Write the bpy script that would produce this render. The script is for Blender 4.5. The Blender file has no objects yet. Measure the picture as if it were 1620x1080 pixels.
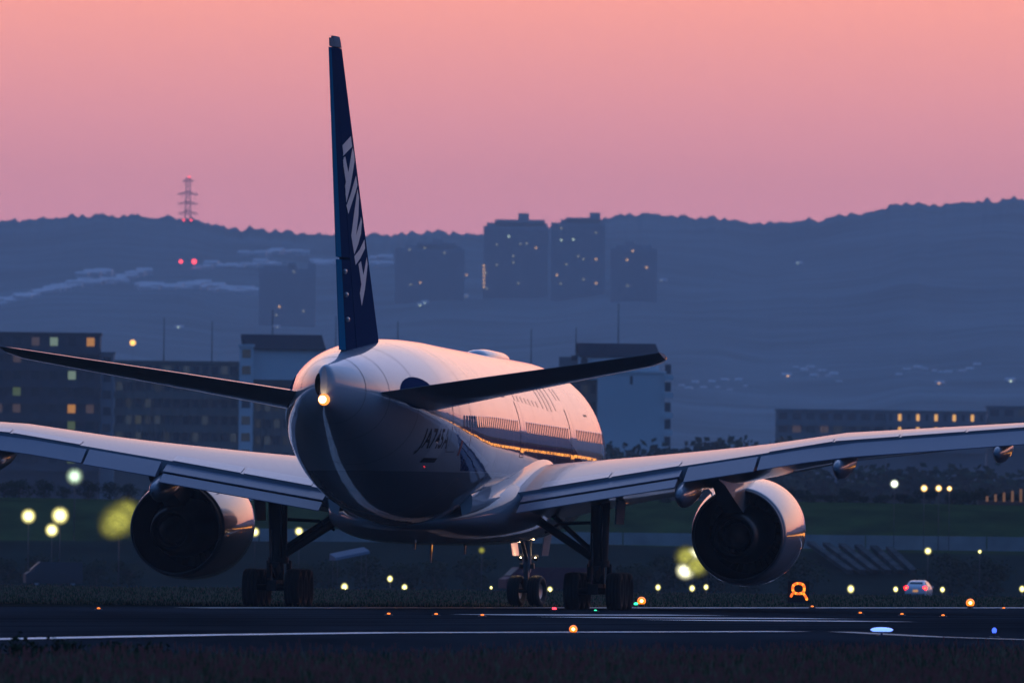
import bpy, bmesh, math, random
from mathutils import Vector, Matrix
from mathutils.bvhtree import BVHTree
random.seed(7)
R = math.radians
scn = bpy.context.scene
col = scn.collection

# ------------------------------------------------------------------ camera
F = 30000.0                    # focal length in photo pixels (1620 wide): a long telephoto
CAMZ = 2.4
PITCH = math.atan((850.6 - 540.0) / F)
ROLL = R(0.65)
fw = Vector((0, math.cos(PITCH), math.sin(PITCH)))
r0 = Vector((1, 0, 0)); u0 = Vector((0, -math.sin(PITCH), math.cos(PITCH)))
ex = r0 * math.cos(ROLL) + u0 * math.sin(ROLL)
ey = -r0 * math.sin(ROLL) + u0 * math.cos(ROLL)
CAM = Vector((0, 0, CAMZ))
cd = bpy.data.cameras.new('camera'); cam = bpy.data.objects.new('camera', cd); col.objects.link(cam)
m3 = Matrix((ex, ey, -fw)).transposed()
cam.matrix_world = Matrix.Translation(CAM) @ m3.to_4x4()
cd.sensor_width = 36; cd.lens = F / 1620 * 36
cd.clip_start = 1; cd.clip_end = 60000
cd.dof.use_dof = True; cd.dof.focus_distance = 640; cd.dof.aperture_fstop = cd.lens / 1000 / 0.11
scn.camera = cam

# ------------------------------------------------------------------ world, sun, exposure
SUN_AZ = R(14)     # to the right of the view axis
w = bpy.data.worlds.new('World'); scn.world = w; w.use_nodes = True
nt = w.node_tree; nt.nodes.clear()
def N(t, **k):
    n = nt.nodes.new(t)
    for a, b in k.items(): setattr(n, a, b)
    return n
def L(a, b): nt.links.new(a, b)
out = N('ShaderNodeOutputWorld'); tc = N('ShaderNodeTexCoord'); sep = N('ShaderNodeSeparateXYZ'); L(tc.outputs['Generated'], sep.inputs[0])
def M(op, a, b=None, clamp=False):
    n = N('ShaderNodeMath', operation=op, use_clamp=clamp)
    for i, v in enumerate((a, b)):
        if v is None: continue
        if isinstance(v, (int, float)): n.inputs[i].default_value = v
        else: L(v, n.inputs[i])
    return n.outputs[0]
zc = M('MAXIMUM', sep.outputs[2], 0.0); zs = M('SQRT', zc)
def ramp(stops):
    n = N('ShaderNodeValToRGB'); e = n.color_ramp.elements
    while len(e) < len(stops): e.new(0.5)
    for i, (deg, c) in enumerate(stops):
        e[i].position = math.sqrt(math.sin(R(deg))); e[i].color = (*c, 1)
    L(zs, n.inputs[0]); return n.outputs[0]
glow = ramp([(0, (1.0, .39, .48)), (.95, (1.09, .415, .49)), (1.25, (1.19, .435, .43)), (1.50, (1.31, .46, .365)), (1.66, (1.44, .49, .335)), (3, (1.50, .64, .45)), (7, (1.12, .64, .54)), (12, (.62, .55, .68)), (22, (.40, .52, .92)), (40, (.22, .37, .78)), (90, (.10, .24, .60))])
dusk = ramp([(0, (.012, .058, .17)), (4, (.014, .066, .19)), (10, (.018, .078, .22)), (25, (.024, .095, .29)), (50, (.05, .13, .36)), (90, (.10, .24, .60))])
hl = M('SQRT', M('ADD', M('MULTIPLY', sep.outputs[0], sep.outputs[0]), M('ADD', M('MULTIPLY', sep.outputs[1], sep.outputs[1]), 1e-6)))
ca = M('DIVIDE', M('ADD', M('MULTIPLY', sep.outputs[0], math.sin(SUN_AZ)), M('MULTIPLY', sep.outputs[1], math.cos(SUN_AZ))), hl)
mr = N('ShaderNodeMapRange', interpolation_type='SMOOTHSTEP'); mr.inputs[1].default_value = 0.2; mr.inputs[2].default_value = 0.94
L(ca, mr.inputs[0])
mx = N('ShaderNodeMix', data_type='RGBA'); L(mr.outputs[0], mx.inputs[0]); L(dusk, mx.inputs[6]); L(glow, mx.inputs[7])
bg = N('ShaderNodeBackground'); L(mx.outputs[2], bg.inputs[0]); bg.inputs[1].default_value = 1.2
sky = N('ShaderNodeTexSky', sky_type='NISHITA', sun_disc=False)
sky.sun_elevation = R(0.4); sky.sun_rotation = SUN_AZ
bg2 = N('ShaderNodeBackground'); L(sky.outputs[0], bg2.inputs[0]); bg2.inputs[1].default_value = 0.01
add = N('ShaderNodeAddShader'); L(bg.outputs[0], add.inputs[0]); L(bg2.outputs[0], add.inputs[1]); L(add.outputs[0], out.inputs[0])
sl = bpy.data.lights.new('afterglow_sun', 'SUN'); sl.energy = 0.10; sl.angle = R(50); sl.color = (1, .55, .42)
so = bpy.data.objects.new('afterglow_sun', sl); col.objects.link(so)
sdir = Vector((math.sin(SUN_AZ), math.cos(SUN_AZ), math.tan(R(2.2)))).normalized()
so.rotation_euler = sdir.to_track_quat('Z', 'Y').to_euler(); so.location = (60, 0, 60)
scn.view_settings.view_transform = 'Standard'; scn.view_settings.look = 'None'
scn.view_settings.exposure = 0; scn.view_settings.gamma = 1
scn.cycles.use_denoising = True
scn.cycles.max_bounces = 6; scn.cycles.diffuse_bounces = 2; scn.cycles.glossy_bounces = 4; scn.cycles.volume_bounces = 0
scn.cycles.sample_clamp_indirect = 4

# ------------------------------------------------------------------ helpers
def at(px, py, d):
    v = fw * F + ex * (px - 810) - ey * (py - 540)
    return CAM + v * (d / v.y)
def ground(px, py, z=0.0):
    v = fw * F + ex * (px - 810) - ey * (py - 540)
    return CAM + v * ((z - CAMZ) / v.z)
MATS = {}
def mat(name, base=(.5, .5, .5), rough=.6, metal=0, spec=.5, coat=0, emis=None, es=0, noise=None, alpha=None):
    if name in MATS: return MATS[name]
    m = bpy.data.materials.new(name); m.use_nodes = True; t = m.node_tree; b = t.nodes['Principled BSDF']
    b.inputs['Base Color'].default_value = (*base, 1); b.inputs['Roughness'].default_value = rough
    b.inputs['Metallic'].default_value = metal; b.inputs['Specular IOR Level'].default_value = spec
    b.inputs['Coat Weight'].default_value = coat; b.inputs['Coat Roughness'].default_value = .04
    if emis:
        b.inputs['Emission Color'].default_value = (*emis, 1); b.inputs['Emission Strength'].default_value = es
    if noise:
        sc, amt = noise[0], noise[1]
        tcn = t.nodes.new('ShaderNodeTexCoord'); mp = t.nodes.new('ShaderNodeMapping'); nz = t.nodes.new('ShaderNodeTexNoise')
        mp.inputs['Scale'].default_value = noise[2] if len(noise) > 2 else (1, 1, 1)
        if len(noise) > 3: mp.inputs['Rotation'].default_value = noise[3]
        nz.inputs['Scale'].default_value = sc; nz.inputs['Detail'].default_value = 6
        t.links.new(tcn.outputs['Object'], mp.inputs[0]); t.links.new(mp.outputs[0], nz.inputs[0])
        cr = t.nodes.new('ShaderNodeValToRGB'); e = cr.color_ramp.elements
        e[0].position = .3; e[1].position = .7
        e[0].color = (*[max(0, c * (1 - amt)) for c in base], 1); e[1].color = (*[min(1, c * (1 + amt)) for c in base], 1)
        t.links.new(nz.outputs[0], cr.inputs[0]); t.links.new(cr.outputs[0], b.inputs['Base Color'])
    MATS[name] = m; return m
def link(name, me, parent=None, m=None):
    o = bpy.data.objects.new(name, me); col.objects.link(o)
    if parent: o.parent = parent
    if m is not None and not me.materials:
        for q in (m if isinstance(m, (list, tuple)) else [m]): me.materials.append(q)
    return o
def tag(o, label=None, cat=None, group=None, kind=None):
    if label: o['label'] = label
    if cat: o['category'] = cat
    if group: o['group'] = group
    if kind: o['kind'] = kind
    return o
def empty(name, loc, rz=0, label=None, cat=None, group=None):
    o = bpy.data.objects.new(name, None); col.objects.link(o); o.location = loc; o.rotation_euler = (0, 0, rz); o.empty_display_size = .1
    return tag(o, label, cat, group)
class MB:
    def __init__(s): s.v = []; s.f = []; s.mi = []; s.sm = []
    def add(s, vs, fs, mi=0, sm=False):
        b = len(s.v); s.v += [tuple(p) for p in vs]
        for q in fs: s.f.append(tuple(b + i for i in q)); s.mi.append(mi); s.sm.append(sm)
        return s
    def box(s, c, d, mi=0, rz=0, rx=0):
        mt = Matrix.Translation(Vector(c)) @ Matrix.Rotation(rz, 4, 'Z') @ Matrix.Rotation(rx, 4, 'X')
        x, y, z = d[0] / 2, d[1] / 2, d[2] / 2
        vs = [mt @ Vector(p) for p in ((-x, -y, -z), (x, -y, -z), (x, y, -z), (-x, y, -z), (-x, -y, z), (x, -y, z), (x, y, z), (-x, y, z))]
        return s.add(vs, [(0, 3, 2, 1), (4, 5, 6, 7), (0, 1, 5, 4), (1, 2, 6, 5), (2, 3, 7, 6), (3, 0, 4, 7)], mi)
    def hexa(s, vs, mi=0):
        return s.add(vs, [(0, 3, 2, 1), (4, 5, 6, 7), (0, 1, 5, 4), (1, 2, 6, 5), (2, 3, 7, 6), (3, 0, 4, 7)], mi)
    def tube(s, a, b, ra, rb=None, n=12, mi=0, cap=True):
        a, b = Vector(a), Vector(b); rb = ra if rb is None else rb
        z = (b - a).normalized(); x = z.orthogonal().normalized(); y = z.cross(x)
        vs = [a + (x * math.cos(2 * math.pi * i / n) + y * math.sin(2 * math.pi * i / n)) * ra for i in range(n)]
        vs += [b + (x * math.cos(2 * math.pi * i / n) + y * math.sin(2 * math.pi * i / n)) * rb for i in range(n)]
        s.add(vs, [(i, (i + 1) % n, n + (i + 1) % n, n + i) for i in range(n)], mi, True)
        if cap:
            k = len(s.v) - 2 * n
            s.f.append(tuple(range(k + n - 1, k - 1, -1))); s.mi.append(mi); s.sm.append(False)
            s.f.append(tuple(range(k + n, k + 2 * n))); s.mi.append(mi); s.sm.append(False)
        return s
    def lathe(s, prof, c, axis='y', n=40, mi=0):
        # prof: list of (along, radius) or (along, radius, mi)
        c = Vector(c); k = len(prof); vs = []
        for p in prof:
            for i in range(n):
                a = 2 * math.pi * i / n; ca_, sa_ = math.cos(a) * p[1], math.sin(a) * p[1]
                vs.append(c + (Vector((ca_, p[0], sa_)) if axis == 'y' else Vector((p[0], ca_, sa_)) if axis == 'x' else Vector((ca_, sa_, p[0]))))
        for j in range(k - 1):
            pass
        b = len(s.v); s.v += [tuple(p) for p in vs]
        for j in range(k - 1):
            mj = prof[j][2] if len(prof[j]) > 2 else mi
            for i in range(n):
                s.f.append((b + j * n + i, b + j * n + (i + 1) % n, b + (j + 1) * n + (i + 1) % n, b + (j + 1) * n + i)); s.mi.append(mj); s.sm.append(True)
        return s
    def loft(s, secs, closed=True, caps=True, mi=0, sm=True):
        n = len(secs[0]); b = len(s.v)
        for q in secs: s.v += [tuple(p) for p in q]
        for j in range(len(secs) - 1):
            for i in range(n if closed else n - 1):
                s.f.append((b + j * n + i, b + j * n + (i + 1) % n, b + (j + 1) * n + (i + 1) % n, b + (j + 1) * n + i)); s.mi.append(mi); s.sm.append(sm)
        if caps:
            s.f.append(tuple(b + i for i in range(n - 1, -1, -1))); s.mi.append(mi); s.sm.append(False)
            k = b + (len(secs) - 1) * n
            s.f.append(tuple(k + i for i in range(n))); s.mi.append(mi); s.sm.append(False)
        return s
    def ball(s, c, r, n=12, m_=8, mi=0, sc=(1, 1, 1)):
        c = Vector(c); vs = []
        for j in range(m_ + 1):
            t = math.pi * j / m_
            for i in range(n):
                a = 2 * math.pi * i / n
                vs.append(c + Vector((math.sin(t) * math.cos(a) * r * sc[0], math.sin(t) * math.sin(a) * r * sc[1], math.cos(t) * r * sc[2])))
        return s.add(vs, [(j * n + i, (j + 1) * n + i, (j + 1) * n + (i + 1) % n, j * n + (i + 1) % n) for j in range(m_) for i in range(n)], mi, True)
    def mesh(s, name):
        me = bpy.data.meshes.new(name); me.from_pydata(s.v, [], s.f)
        me.polygons.foreach_set('material_index', s.mi); me.polygons.foreach_set('use_smooth', s.sm)
        bm = bmesh.new(); bm.from_mesh(me); bmesh.ops.remove_doubles(bm, verts=bm.verts, dist=1e-4)
        bmesh.ops.recalc_face_normals(bm, faces=bm.faces); bm.to_mesh(me); bm.free(); me.update(); return me
    def build(s, name, m, parent=None, sharp=None):
        o = link(name, s.mesh(name), parent, m)
        if sharp:
            for e in (): pass
            o.data.set_sharp_from_angle(angle=R(sharp))
        return o
def lerp(t, xs, ys):
    if t <= xs[0]: return ys[0]
    for i in range(len(xs) - 1):
        if t <= xs[i + 1]:
            k = (t - xs[i]) / (xs[i + 1] - xs[i]); return ys[i] + (ys[i + 1] - ys[i]) * k
    return ys[-1]

# ------------------------------------------------------------------ materials
asphalt = mat('runway_asphalt', (.024, .026, .032), .75, spec=0, noise=(.12, .45, (1, .12, 1), (0, 0, R(-20))))
apron_m = mat('apron_asphalt', (.010, .017, .026), .85, spec=0, noise=(.02, .3))
linepaint = mat('runway_paint', (.80, .80, .78), .5, spec=.4, noise=(.8, .25, (1, .2, 1)))
field_m = mat('field_earth', (.020, .019, .014), .95, spec=0, noise=(.15, .5))
hill_m = mat('hazed_wooded_hill', (.13, .17, .19), .95, spec=0, noise=(.01, .4))  # paled and blued: part of the distance haze is painted into the colour
conc = mat('pale_concrete', (.30, .30, .30), .8, noise=(.5, .2))
white_p = mat('white_paint', (.46, .48, .51), .3, spec=.05, coat=.9)
grey_p = mat('grey_paint', (.24, .26, .29), .35, spec=.05, coat=.6)
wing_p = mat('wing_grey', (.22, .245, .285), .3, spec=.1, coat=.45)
flap_shaded_p = mat('flap_shaded_grey', (.11, .14, .20), .4, spec=.1, coat=.12)  # wing grey darkened and blued: the flaps' dusk shade is in the colour
blue_p = mat('deep_blue_paint', (.014, .030, .088), .6, spec=0)
teal_p = mat('light_blue_paint', (.008, .15, .28), .6, spec=0)
letter_p = mat('letter_white', (.74, .70, .66), .5, spec=.03)
dark_p = mat('dark_marking', (.012, .013, .02), .4)
black_m = mat('dark_metal', (.02, .02, .022), .45, metal=.6)
soot = mat('soot_black', (.006, .006, .007), .8, spec=.1)
steel = mat('gear_steel', (.20, .20, .21), .38, metal=.8)
tyre_m = mat('tyre_rubber', (.012, .012, .013), .75)
rim_m = mat('rim_metal', (.30, .30, .31), .35, metal=.9)
glass_m = mat('cabin_glass', (.015, .015, .02), .08, coat=.5)
bark = mat('bark', (.05, .04, .03), .9)
def emit(name, c, s): return mat(name, (.1, .1, .1), .4, emis=c, es=s)
E_amber = emit('amber_lamp', (1, .20, .008), 1.9)
E_core = emit('amber_core', (1, .62, .22), 7)
E_tail = emit('tail_lamp', (1, .62, .26), 14)
E_yel = emit('sodium_lamp', (1, .88, .30), 2.6)
E_pale = emit('mercury_lamp', (.85, 1, .70), 3.5)
E_red = emit('red_lamp', (1, .03, .05), 5)
E_green = emit('green_lamp', (.03, .9, .35), 3)
E_blue = emit('blue_lamp', (.16, .30, 1), 2.2)
E_taxi = emit('taxi_lamp', (1, .72, .40), 30)
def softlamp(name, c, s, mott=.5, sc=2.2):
    # blur and exhaust shimmer painted into the lens: bright middle fading to mottled rim
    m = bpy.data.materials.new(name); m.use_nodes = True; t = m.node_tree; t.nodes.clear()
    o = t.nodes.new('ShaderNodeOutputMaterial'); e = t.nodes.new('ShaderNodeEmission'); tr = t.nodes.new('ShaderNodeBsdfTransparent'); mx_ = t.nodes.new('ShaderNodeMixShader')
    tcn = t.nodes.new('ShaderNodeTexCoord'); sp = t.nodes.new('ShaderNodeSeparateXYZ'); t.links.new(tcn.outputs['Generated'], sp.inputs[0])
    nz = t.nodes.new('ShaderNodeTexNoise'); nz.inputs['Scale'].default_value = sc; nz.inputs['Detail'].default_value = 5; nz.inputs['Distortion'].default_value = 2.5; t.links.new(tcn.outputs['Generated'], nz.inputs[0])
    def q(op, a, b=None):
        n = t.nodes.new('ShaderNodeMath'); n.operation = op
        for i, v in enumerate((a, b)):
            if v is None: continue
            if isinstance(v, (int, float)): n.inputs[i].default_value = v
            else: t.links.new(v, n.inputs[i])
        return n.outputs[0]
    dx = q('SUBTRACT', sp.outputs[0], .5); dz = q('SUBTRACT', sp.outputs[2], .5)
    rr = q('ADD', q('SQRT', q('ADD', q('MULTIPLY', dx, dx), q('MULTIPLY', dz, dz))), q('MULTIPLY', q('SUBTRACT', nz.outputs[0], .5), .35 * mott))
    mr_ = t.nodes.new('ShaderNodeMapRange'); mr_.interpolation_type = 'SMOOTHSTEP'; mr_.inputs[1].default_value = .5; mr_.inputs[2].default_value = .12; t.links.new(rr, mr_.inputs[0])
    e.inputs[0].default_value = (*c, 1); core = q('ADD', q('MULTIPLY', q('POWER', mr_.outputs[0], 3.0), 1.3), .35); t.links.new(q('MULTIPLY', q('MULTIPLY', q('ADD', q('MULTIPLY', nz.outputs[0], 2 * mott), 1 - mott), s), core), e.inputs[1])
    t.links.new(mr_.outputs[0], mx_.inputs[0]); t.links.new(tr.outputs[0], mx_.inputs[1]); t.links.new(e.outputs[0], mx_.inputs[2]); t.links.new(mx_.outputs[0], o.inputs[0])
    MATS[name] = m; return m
E_win = emit('window_warm', (1, .55, .18), 1.2)
E_winp = emit('window_pale', (.62, .85, .60), .26)
E_wing = emit('window_green', (.40, .55, .16), .15)
E_wind = emit('window_dim', (.75, .45, .32), .07)
E_far = emit('far_window', (1, .55, .22), 1.8)
E_farp = emit('far_window_pale', (.8, 1, .75), 1.7)
lamp_body = mat('lamp_housing', (.06, .06, .065), .5, metal=.3)
post_m = mat('galvanised_post', (.16, .17, .18), .6, metal=.4)

# fuselage paint: white above, grey belly, blue bands on the waist (flat livery areas in aircraft coordinates)
def livery():
    m = bpy.data.materials.new('fuselage_livery'); m.use_nodes = True; t = m.node_tree; b = t.nodes['Principled BSDF']
    b.inputs['Roughness'].default_value = .35; b.inputs['Specular IOR Level'].default_value = .03; b.inputs['Coat Weight'].default_value = 1.0; b.inputs['Coat Roughness'].default_value = .02
    tcn = t.nodes.new('ShaderNodeTexCoord'); sp = t.nodes.new('ShaderNodeSeparateXYZ'); t.links.new(tcn.outputs['Object'], sp.inputs[0])
    def m_(op, a, b_=None):
        n = t.nodes.new('ShaderNodeMath'); n.operation = op
        for i, v in enumerate((a, b_)):
            if v is None: continue
            if isinstance(v, (int, float)): n.inputs[i].default_value = v
            else: t.links.new(v, n.inputs[i])
        return n.outputs[0]
    s = m_('SUBTRACT', 31.77, sp.outputs[1]); z = m_('ADD', sp.outputs[2], m_('MULTIPLY', m_('MAXIMUM', m_('SUBTRACT', 42, s), 0), .0105))
    def below(s0, z0, k): return m_('LESS_THAN', m_('SUBTRACT', z, m_('MULTIPLY', m_('SUBTRACT', s, s0), k)), z0)
    dark = m_('MULTIPLY', m_('MULTIPLY', below(15.7, 5.33, .15), m_('LESS_THAN', z, 6.06)), m_('MULTIPLY', m_('GREATER_THAN', z, 4.6), m_('SUBTRACT', 1, below(47.5, 4.6, .45))))
    teal = m_('MULTIPLY', m_('MULTIPLY', below(34, 5.45, .084), m_('GREATER_THAN', z, 4.6)), m_('MULTIPLY', m_('LESS_THAN', s, 38), m_('GREATER_THAN', s, 27)))
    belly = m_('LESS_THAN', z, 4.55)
    nz = t.nodes.new('ShaderNodeTexNoise'); nz.inputs['Scale'].default_value = .9; nz.inputs['Detail'].default_value = 5
    t.links.new(tcn.outputs['Object'], nz.inputs[0])
    def mixc(f, a, c2):
        n = t.nodes.new('ShaderNodeMix'); n.data_type = 'RGBA'; t.links.new(f, n.inputs[0])
        if isinstance(a, tuple): n.inputs[6].default_value = (*a, 1)
        else: t.links.new(a, n.inputs[6])
        n.inputs[7].default_value = (*c2, 1); return n.outputs[2]
    c0 = mixc(m_('MULTIPLY', nz.outputs[0], .22), (.52, .54, .58), (.38, .40, .43))
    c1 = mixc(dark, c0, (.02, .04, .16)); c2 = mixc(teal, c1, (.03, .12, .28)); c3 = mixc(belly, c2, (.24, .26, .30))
    t.links.new(c3, b.inputs['Base Color'])
    n2 = t.nodes.new('ShaderNodeTexNoise'); n2.inputs['Scale'].default_value = 1.1; n2.inputs['Detail'].default_value = 3; t.links.new(tcn.outputs['Object'], n2.inputs[0])
    bp = t.nodes.new('ShaderNodeBump'); bp.inputs['Strength'].default_value = .10; bp.inputs['Distance'].default_value = .05; t.links.new(n2.outputs[0], bp.inputs['Height'])
    t.links.new(bp.outputs[0], b.inputs['Normal']); t.links.new(bp.outputs[0], b.inputs['Coat Normal'])
    return m
fus_m = livery()

# ------------------------------------------------------------------ the setting: ground, runway, apron, hills, haze
def sheet(name, pts, m, z, kind='structure', parent=None):
    me = bpy.data.meshes.new(name); me.from_pydata([(p[0], p[1], z) for p in pts], [], [tuple(range(len(pts)))]); me.update()
    o = link(name, me, parent, m)
    if parent is None: o['kind'] = kind
    return o
gy = [-400, 0, 300, 500, 700, 840, 862, 900, 1000, 1500, 3000, 6000, 17000]
gz = [0, 0, 0, 0, 0, 0, -.05, -.9, -2.1, -2.1, -2.1, -2.1, -2.1]
gx = [-13600, -2000, -200, -60, 0, 60, 200, 2000, 13600]
g = MB(); g.add([(x, y, z) for y, z in zip(gy, gz) for x in gx], [(j * 9 + i, j * 9 + i + 1, (j + 1) * 9 + i + 1, (j + 1) * 9 + i) for j in range(len(gy) - 1) for i in range(8)], 0, True)
gnd = g.build('ground', field_m); gnd['kind'] = 'structure'
# runway between two edges seen on the photograph
U = (ground(1600, 961) - ground(240, 961)).normalized()          # runway direction
NR = Vector((U.y, -U.x, 0))                                         # to its right
A0 = ground(810, 961)
def strip(p, q, wdt, z, name, m, parent):
    d = (q - p).normalized(); n = Vector((d.y, -d.x, 0)) * wdt / 2
    return sheet(name, [p - n, q - n, q + n, p + n], m, z, parent=parent)
WID = (ground(810, 1000) - A0).dot(NR)
P0 = A0 - NR * 3.0
rw = sheet('runway', [P0 - U * 700, P0 - U * 700 + NR * (WID + 36), P0 + U * 900 + NR * (WID + 36), P0 + U * 900], asphalt, .004)
strip(A0 - U * 34, A0 + U * 420, 1.3, .008, 'edge_line', linepaint, rw)
B0 = A0 + NR * WID
pl = [ground(x, y) for x, y in ((-700, 1021), (0, 1010.5), (330, 1004), (600, 1000.5), (900, 999.5), (1250, 998.5))]
for a, b in zip(pl[:-1], pl[1:]): strip(a, b + (b - a).normalized() * .2, 1.1, .008, 'edge_line', linepaint, rw)
pl = [ground(x, y) for x, y in ((1330, 999), (1480, 1007), (1640, 1012), (2000, 1020))]
for a, b in zip(pl[:-1], pl[1:]): strip(a, b, .7, .008, 'taxi_line', mat('worn_paint', (.30, .30, .28), .6), rw)
for x0, x1, ya, yb, wd in ((762, 1105, 972, 972.6, 2.2), (905, 1300, 976.2, 978.0, 2.6), (1060, 1395, 980.6, 982.4, 2.6)):
    strip(ground(x0, ya), ground(x1, yb), wd, .008, 'touchdown_stripe', linepaint, rw)
rub = mat('tyre_rubber_marks', (.008, .008, .010), .7, spec=0, noise=(.3, .6))
rr0 = random.Random(2)
for k in range(9):
    q0 = A0 + NR * (12 + k * 4.6 + rr0.uniform(-1, 1)) - U * rr0.uniform(120, 260); strip(q0, q0 + U * rr0.uniform(180, 420), rr0.uniform(.5, 1.6), .006, 'rubber_mark', rub, rw)
# apron beyond the grass strip
sheet('apron', [(-900, 985), (900, 985), (900, 1640), (-900, 1640)], apron_m, -2.09)

# wooded hills far behind
ridge_x = [-900, -300, 0, 40, 110, 160, 240, 290, 320, 345, 400, 440, 500, 560, 600, 660, 700, 760, 850, 960, 985, 1015, 1060, 1100, 1140, 1170, 1215, 1240, 1300, 1330, 1380, 1420, 1450, 1470, 1500, 1540, 1580, 1620, 1900, 2600]
ridge_y = [372, 358, 352, 349, 344, 342, 346, 347, 353, 361, 363, 367, 374, 371, 375, 369, 369, 374, 366, 347, 343, 340, 343, 346, 346, 353, 357, 353, 349, 344, 336, 324, 320, 326, 323, 321, 317, 318, 330, 350]
DR = 15000.0
def ridge(px):
    if -900 <= px <= 2600: return at(px, lerp(px, ridge_x, ridge_y), DR).z
    e = at(min(max(px, -900), 2600), 360, DR).z
    t = abs(px - 850) / 1750 - 1
    return 245 + 30 * math.sin(px * .00071) + 22 * math.sin(px * .0019 + 1) + 12 * math.sin(px * .0047 + 2) if t > .25 else (1 - t / .25) * e + t / .25 * (245 + 30 * math.sin(px * .00071) + 22 * math.sin(px * .0019 + 1) + 12 * math.sin(px * .0047 + 2))
cols_ = [-24000 + 450 * i for i in range(51)] + [-1400 + 40 * i for i in range(33)] + [-100 + 3.0 * i for i in range(607)] + [1725 + 40 * i for i in range(33)] + [3200 + 450 * i for i in range(60)]
cols_ = sorted(set(cols_))
rows = [5600, 6500, 8000, 9500, 11000, 12500, 13600, 14400, 14850, 15000, 15150, 16200]
hb = MB(); nc = len(cols_); rb = random.Random(3)
tree_bump = [0] * nc
for i in range(nc): tree_bump[i] = rb.random()
for j, d in enumerate(rows):
    for i, px in enumerate(cols_):
        h = ridge(px); x = at(px, 540, DR).x / DR * d
        k = (d - 5600) / (DR - 5600)
        if d <= DR: f_ = .15 * k + .85 * k ** 1.6
        else: f_ = 1 - .35 * (d - DR) / 1200
        z = -2.3 + (h + 2.3) * f_
        if 6000 < d < 15000: z += (2.5 * math.sin(px * .011 + d * .003) + 1.5 * math.sin(px * .027 - d * .002)) * min(1, k * 2) * (1 if d < 14500 else .3)
        if d == 15000 or d == 14850:
            s_ = .5 * math.sin(px * .13) + .5 * math.sin(px * .29 + 1.3)
            z += 1.2 + 1.6 * s_ * .8 + 4.6 * (tree_bump[i] * .5 + tree_bump[max(0, i - 1)] * .25 + tree_bump[min(nc - 1, i + 1)] * .25 - .5) * (1 if d == 15000 else .5)
        hb.v.append((x, d, z))
for j in range(len(rows) - 1):
    for i in range(nc - 1):
        hb.f.append((j * nc + i, j * nc + i + 1, (j + 1) * nc + i + 1, (j + 1) * nc + i)); hb.mi.append(0); hb.sm.append(True)
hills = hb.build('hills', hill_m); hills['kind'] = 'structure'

rb2 = MB(); az = [R(4.2 + .45 * i) for i in range(76)]  # nearer ridge added out of view to deepen the dark band mirrored on the fuselage
for d, f_ in ((4200, 0), (5200, .25), (6200, .7), (7000, 1), (7800, .5)):
    for i, a in enumerate(az):
        e = min(1, i / 14) * min(1, (75 - i) / 10); rb2.v.append((math.tan(a) * d, d, -2.4 + f_ * e * (205 + 22 * math.sin(i * .31) + 9 * math.sin(i * .83 + 1) + 3 * rb.random())))
for j in range(4):
    for i in range(75): rb2.f.append((j * 76 + i, j * 76 + i + 1, (j + 1) * 76 + i + 1, (j + 1) * 76 + i)); rb2.mi.append(0); rb2.sm.append(False)
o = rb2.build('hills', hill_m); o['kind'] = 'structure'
hz = MB().box((0, 8200, 160), (28400, 18200, 340)).mesh('haze')
vm = bpy.data.materials.new('haze_air'); vm.use_nodes = True; t = vm.node_tree; t.nodes.clear()
vo = t.nodes.new('ShaderNodeOutputMaterial'); pv = t.nodes.new('ShaderNodeVolumePrincipled')
pv.inputs['Color'].default_value = (.76, .89, 1, 1); pv.inputs['Density'].default_value = 5.9e-5; pv.inputs['Anisotropy'].default_value = 0.0
t.links.new(pv.outputs[0], vo.inputs['Volume'])
hzo = link('haze', hz, None, vm); hzo['kind'] = 'stuff'; tag(hzo, 'thin blue evening haze filling the air over the airfield and hills')
# ------------------------------------------------------------------ the airliner
AX, AY, YAW = -2.42, 643.5, R(6.74)
plane = empty('airplane', (AX, AY, 0), -YAW, 'large twin-engine jet airliner with blue tail fin seen from behind on the runway', 'airplane')
PM = Matrix.Translation((AX, AY, 0)) @ Matrix.Rotation(-YAW, 4, 'Z'); PMI = PM.inverted()
def S(s, y, z): return Vector((y, 31.77 - s, z))
def ray_local(px, py):
    v = (fw * F + ex * (px - 810) - ey * (py - 540)).normalized()
    return PMI @ CAM, (PMI.to_3x3() @ v).normalized()
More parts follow.
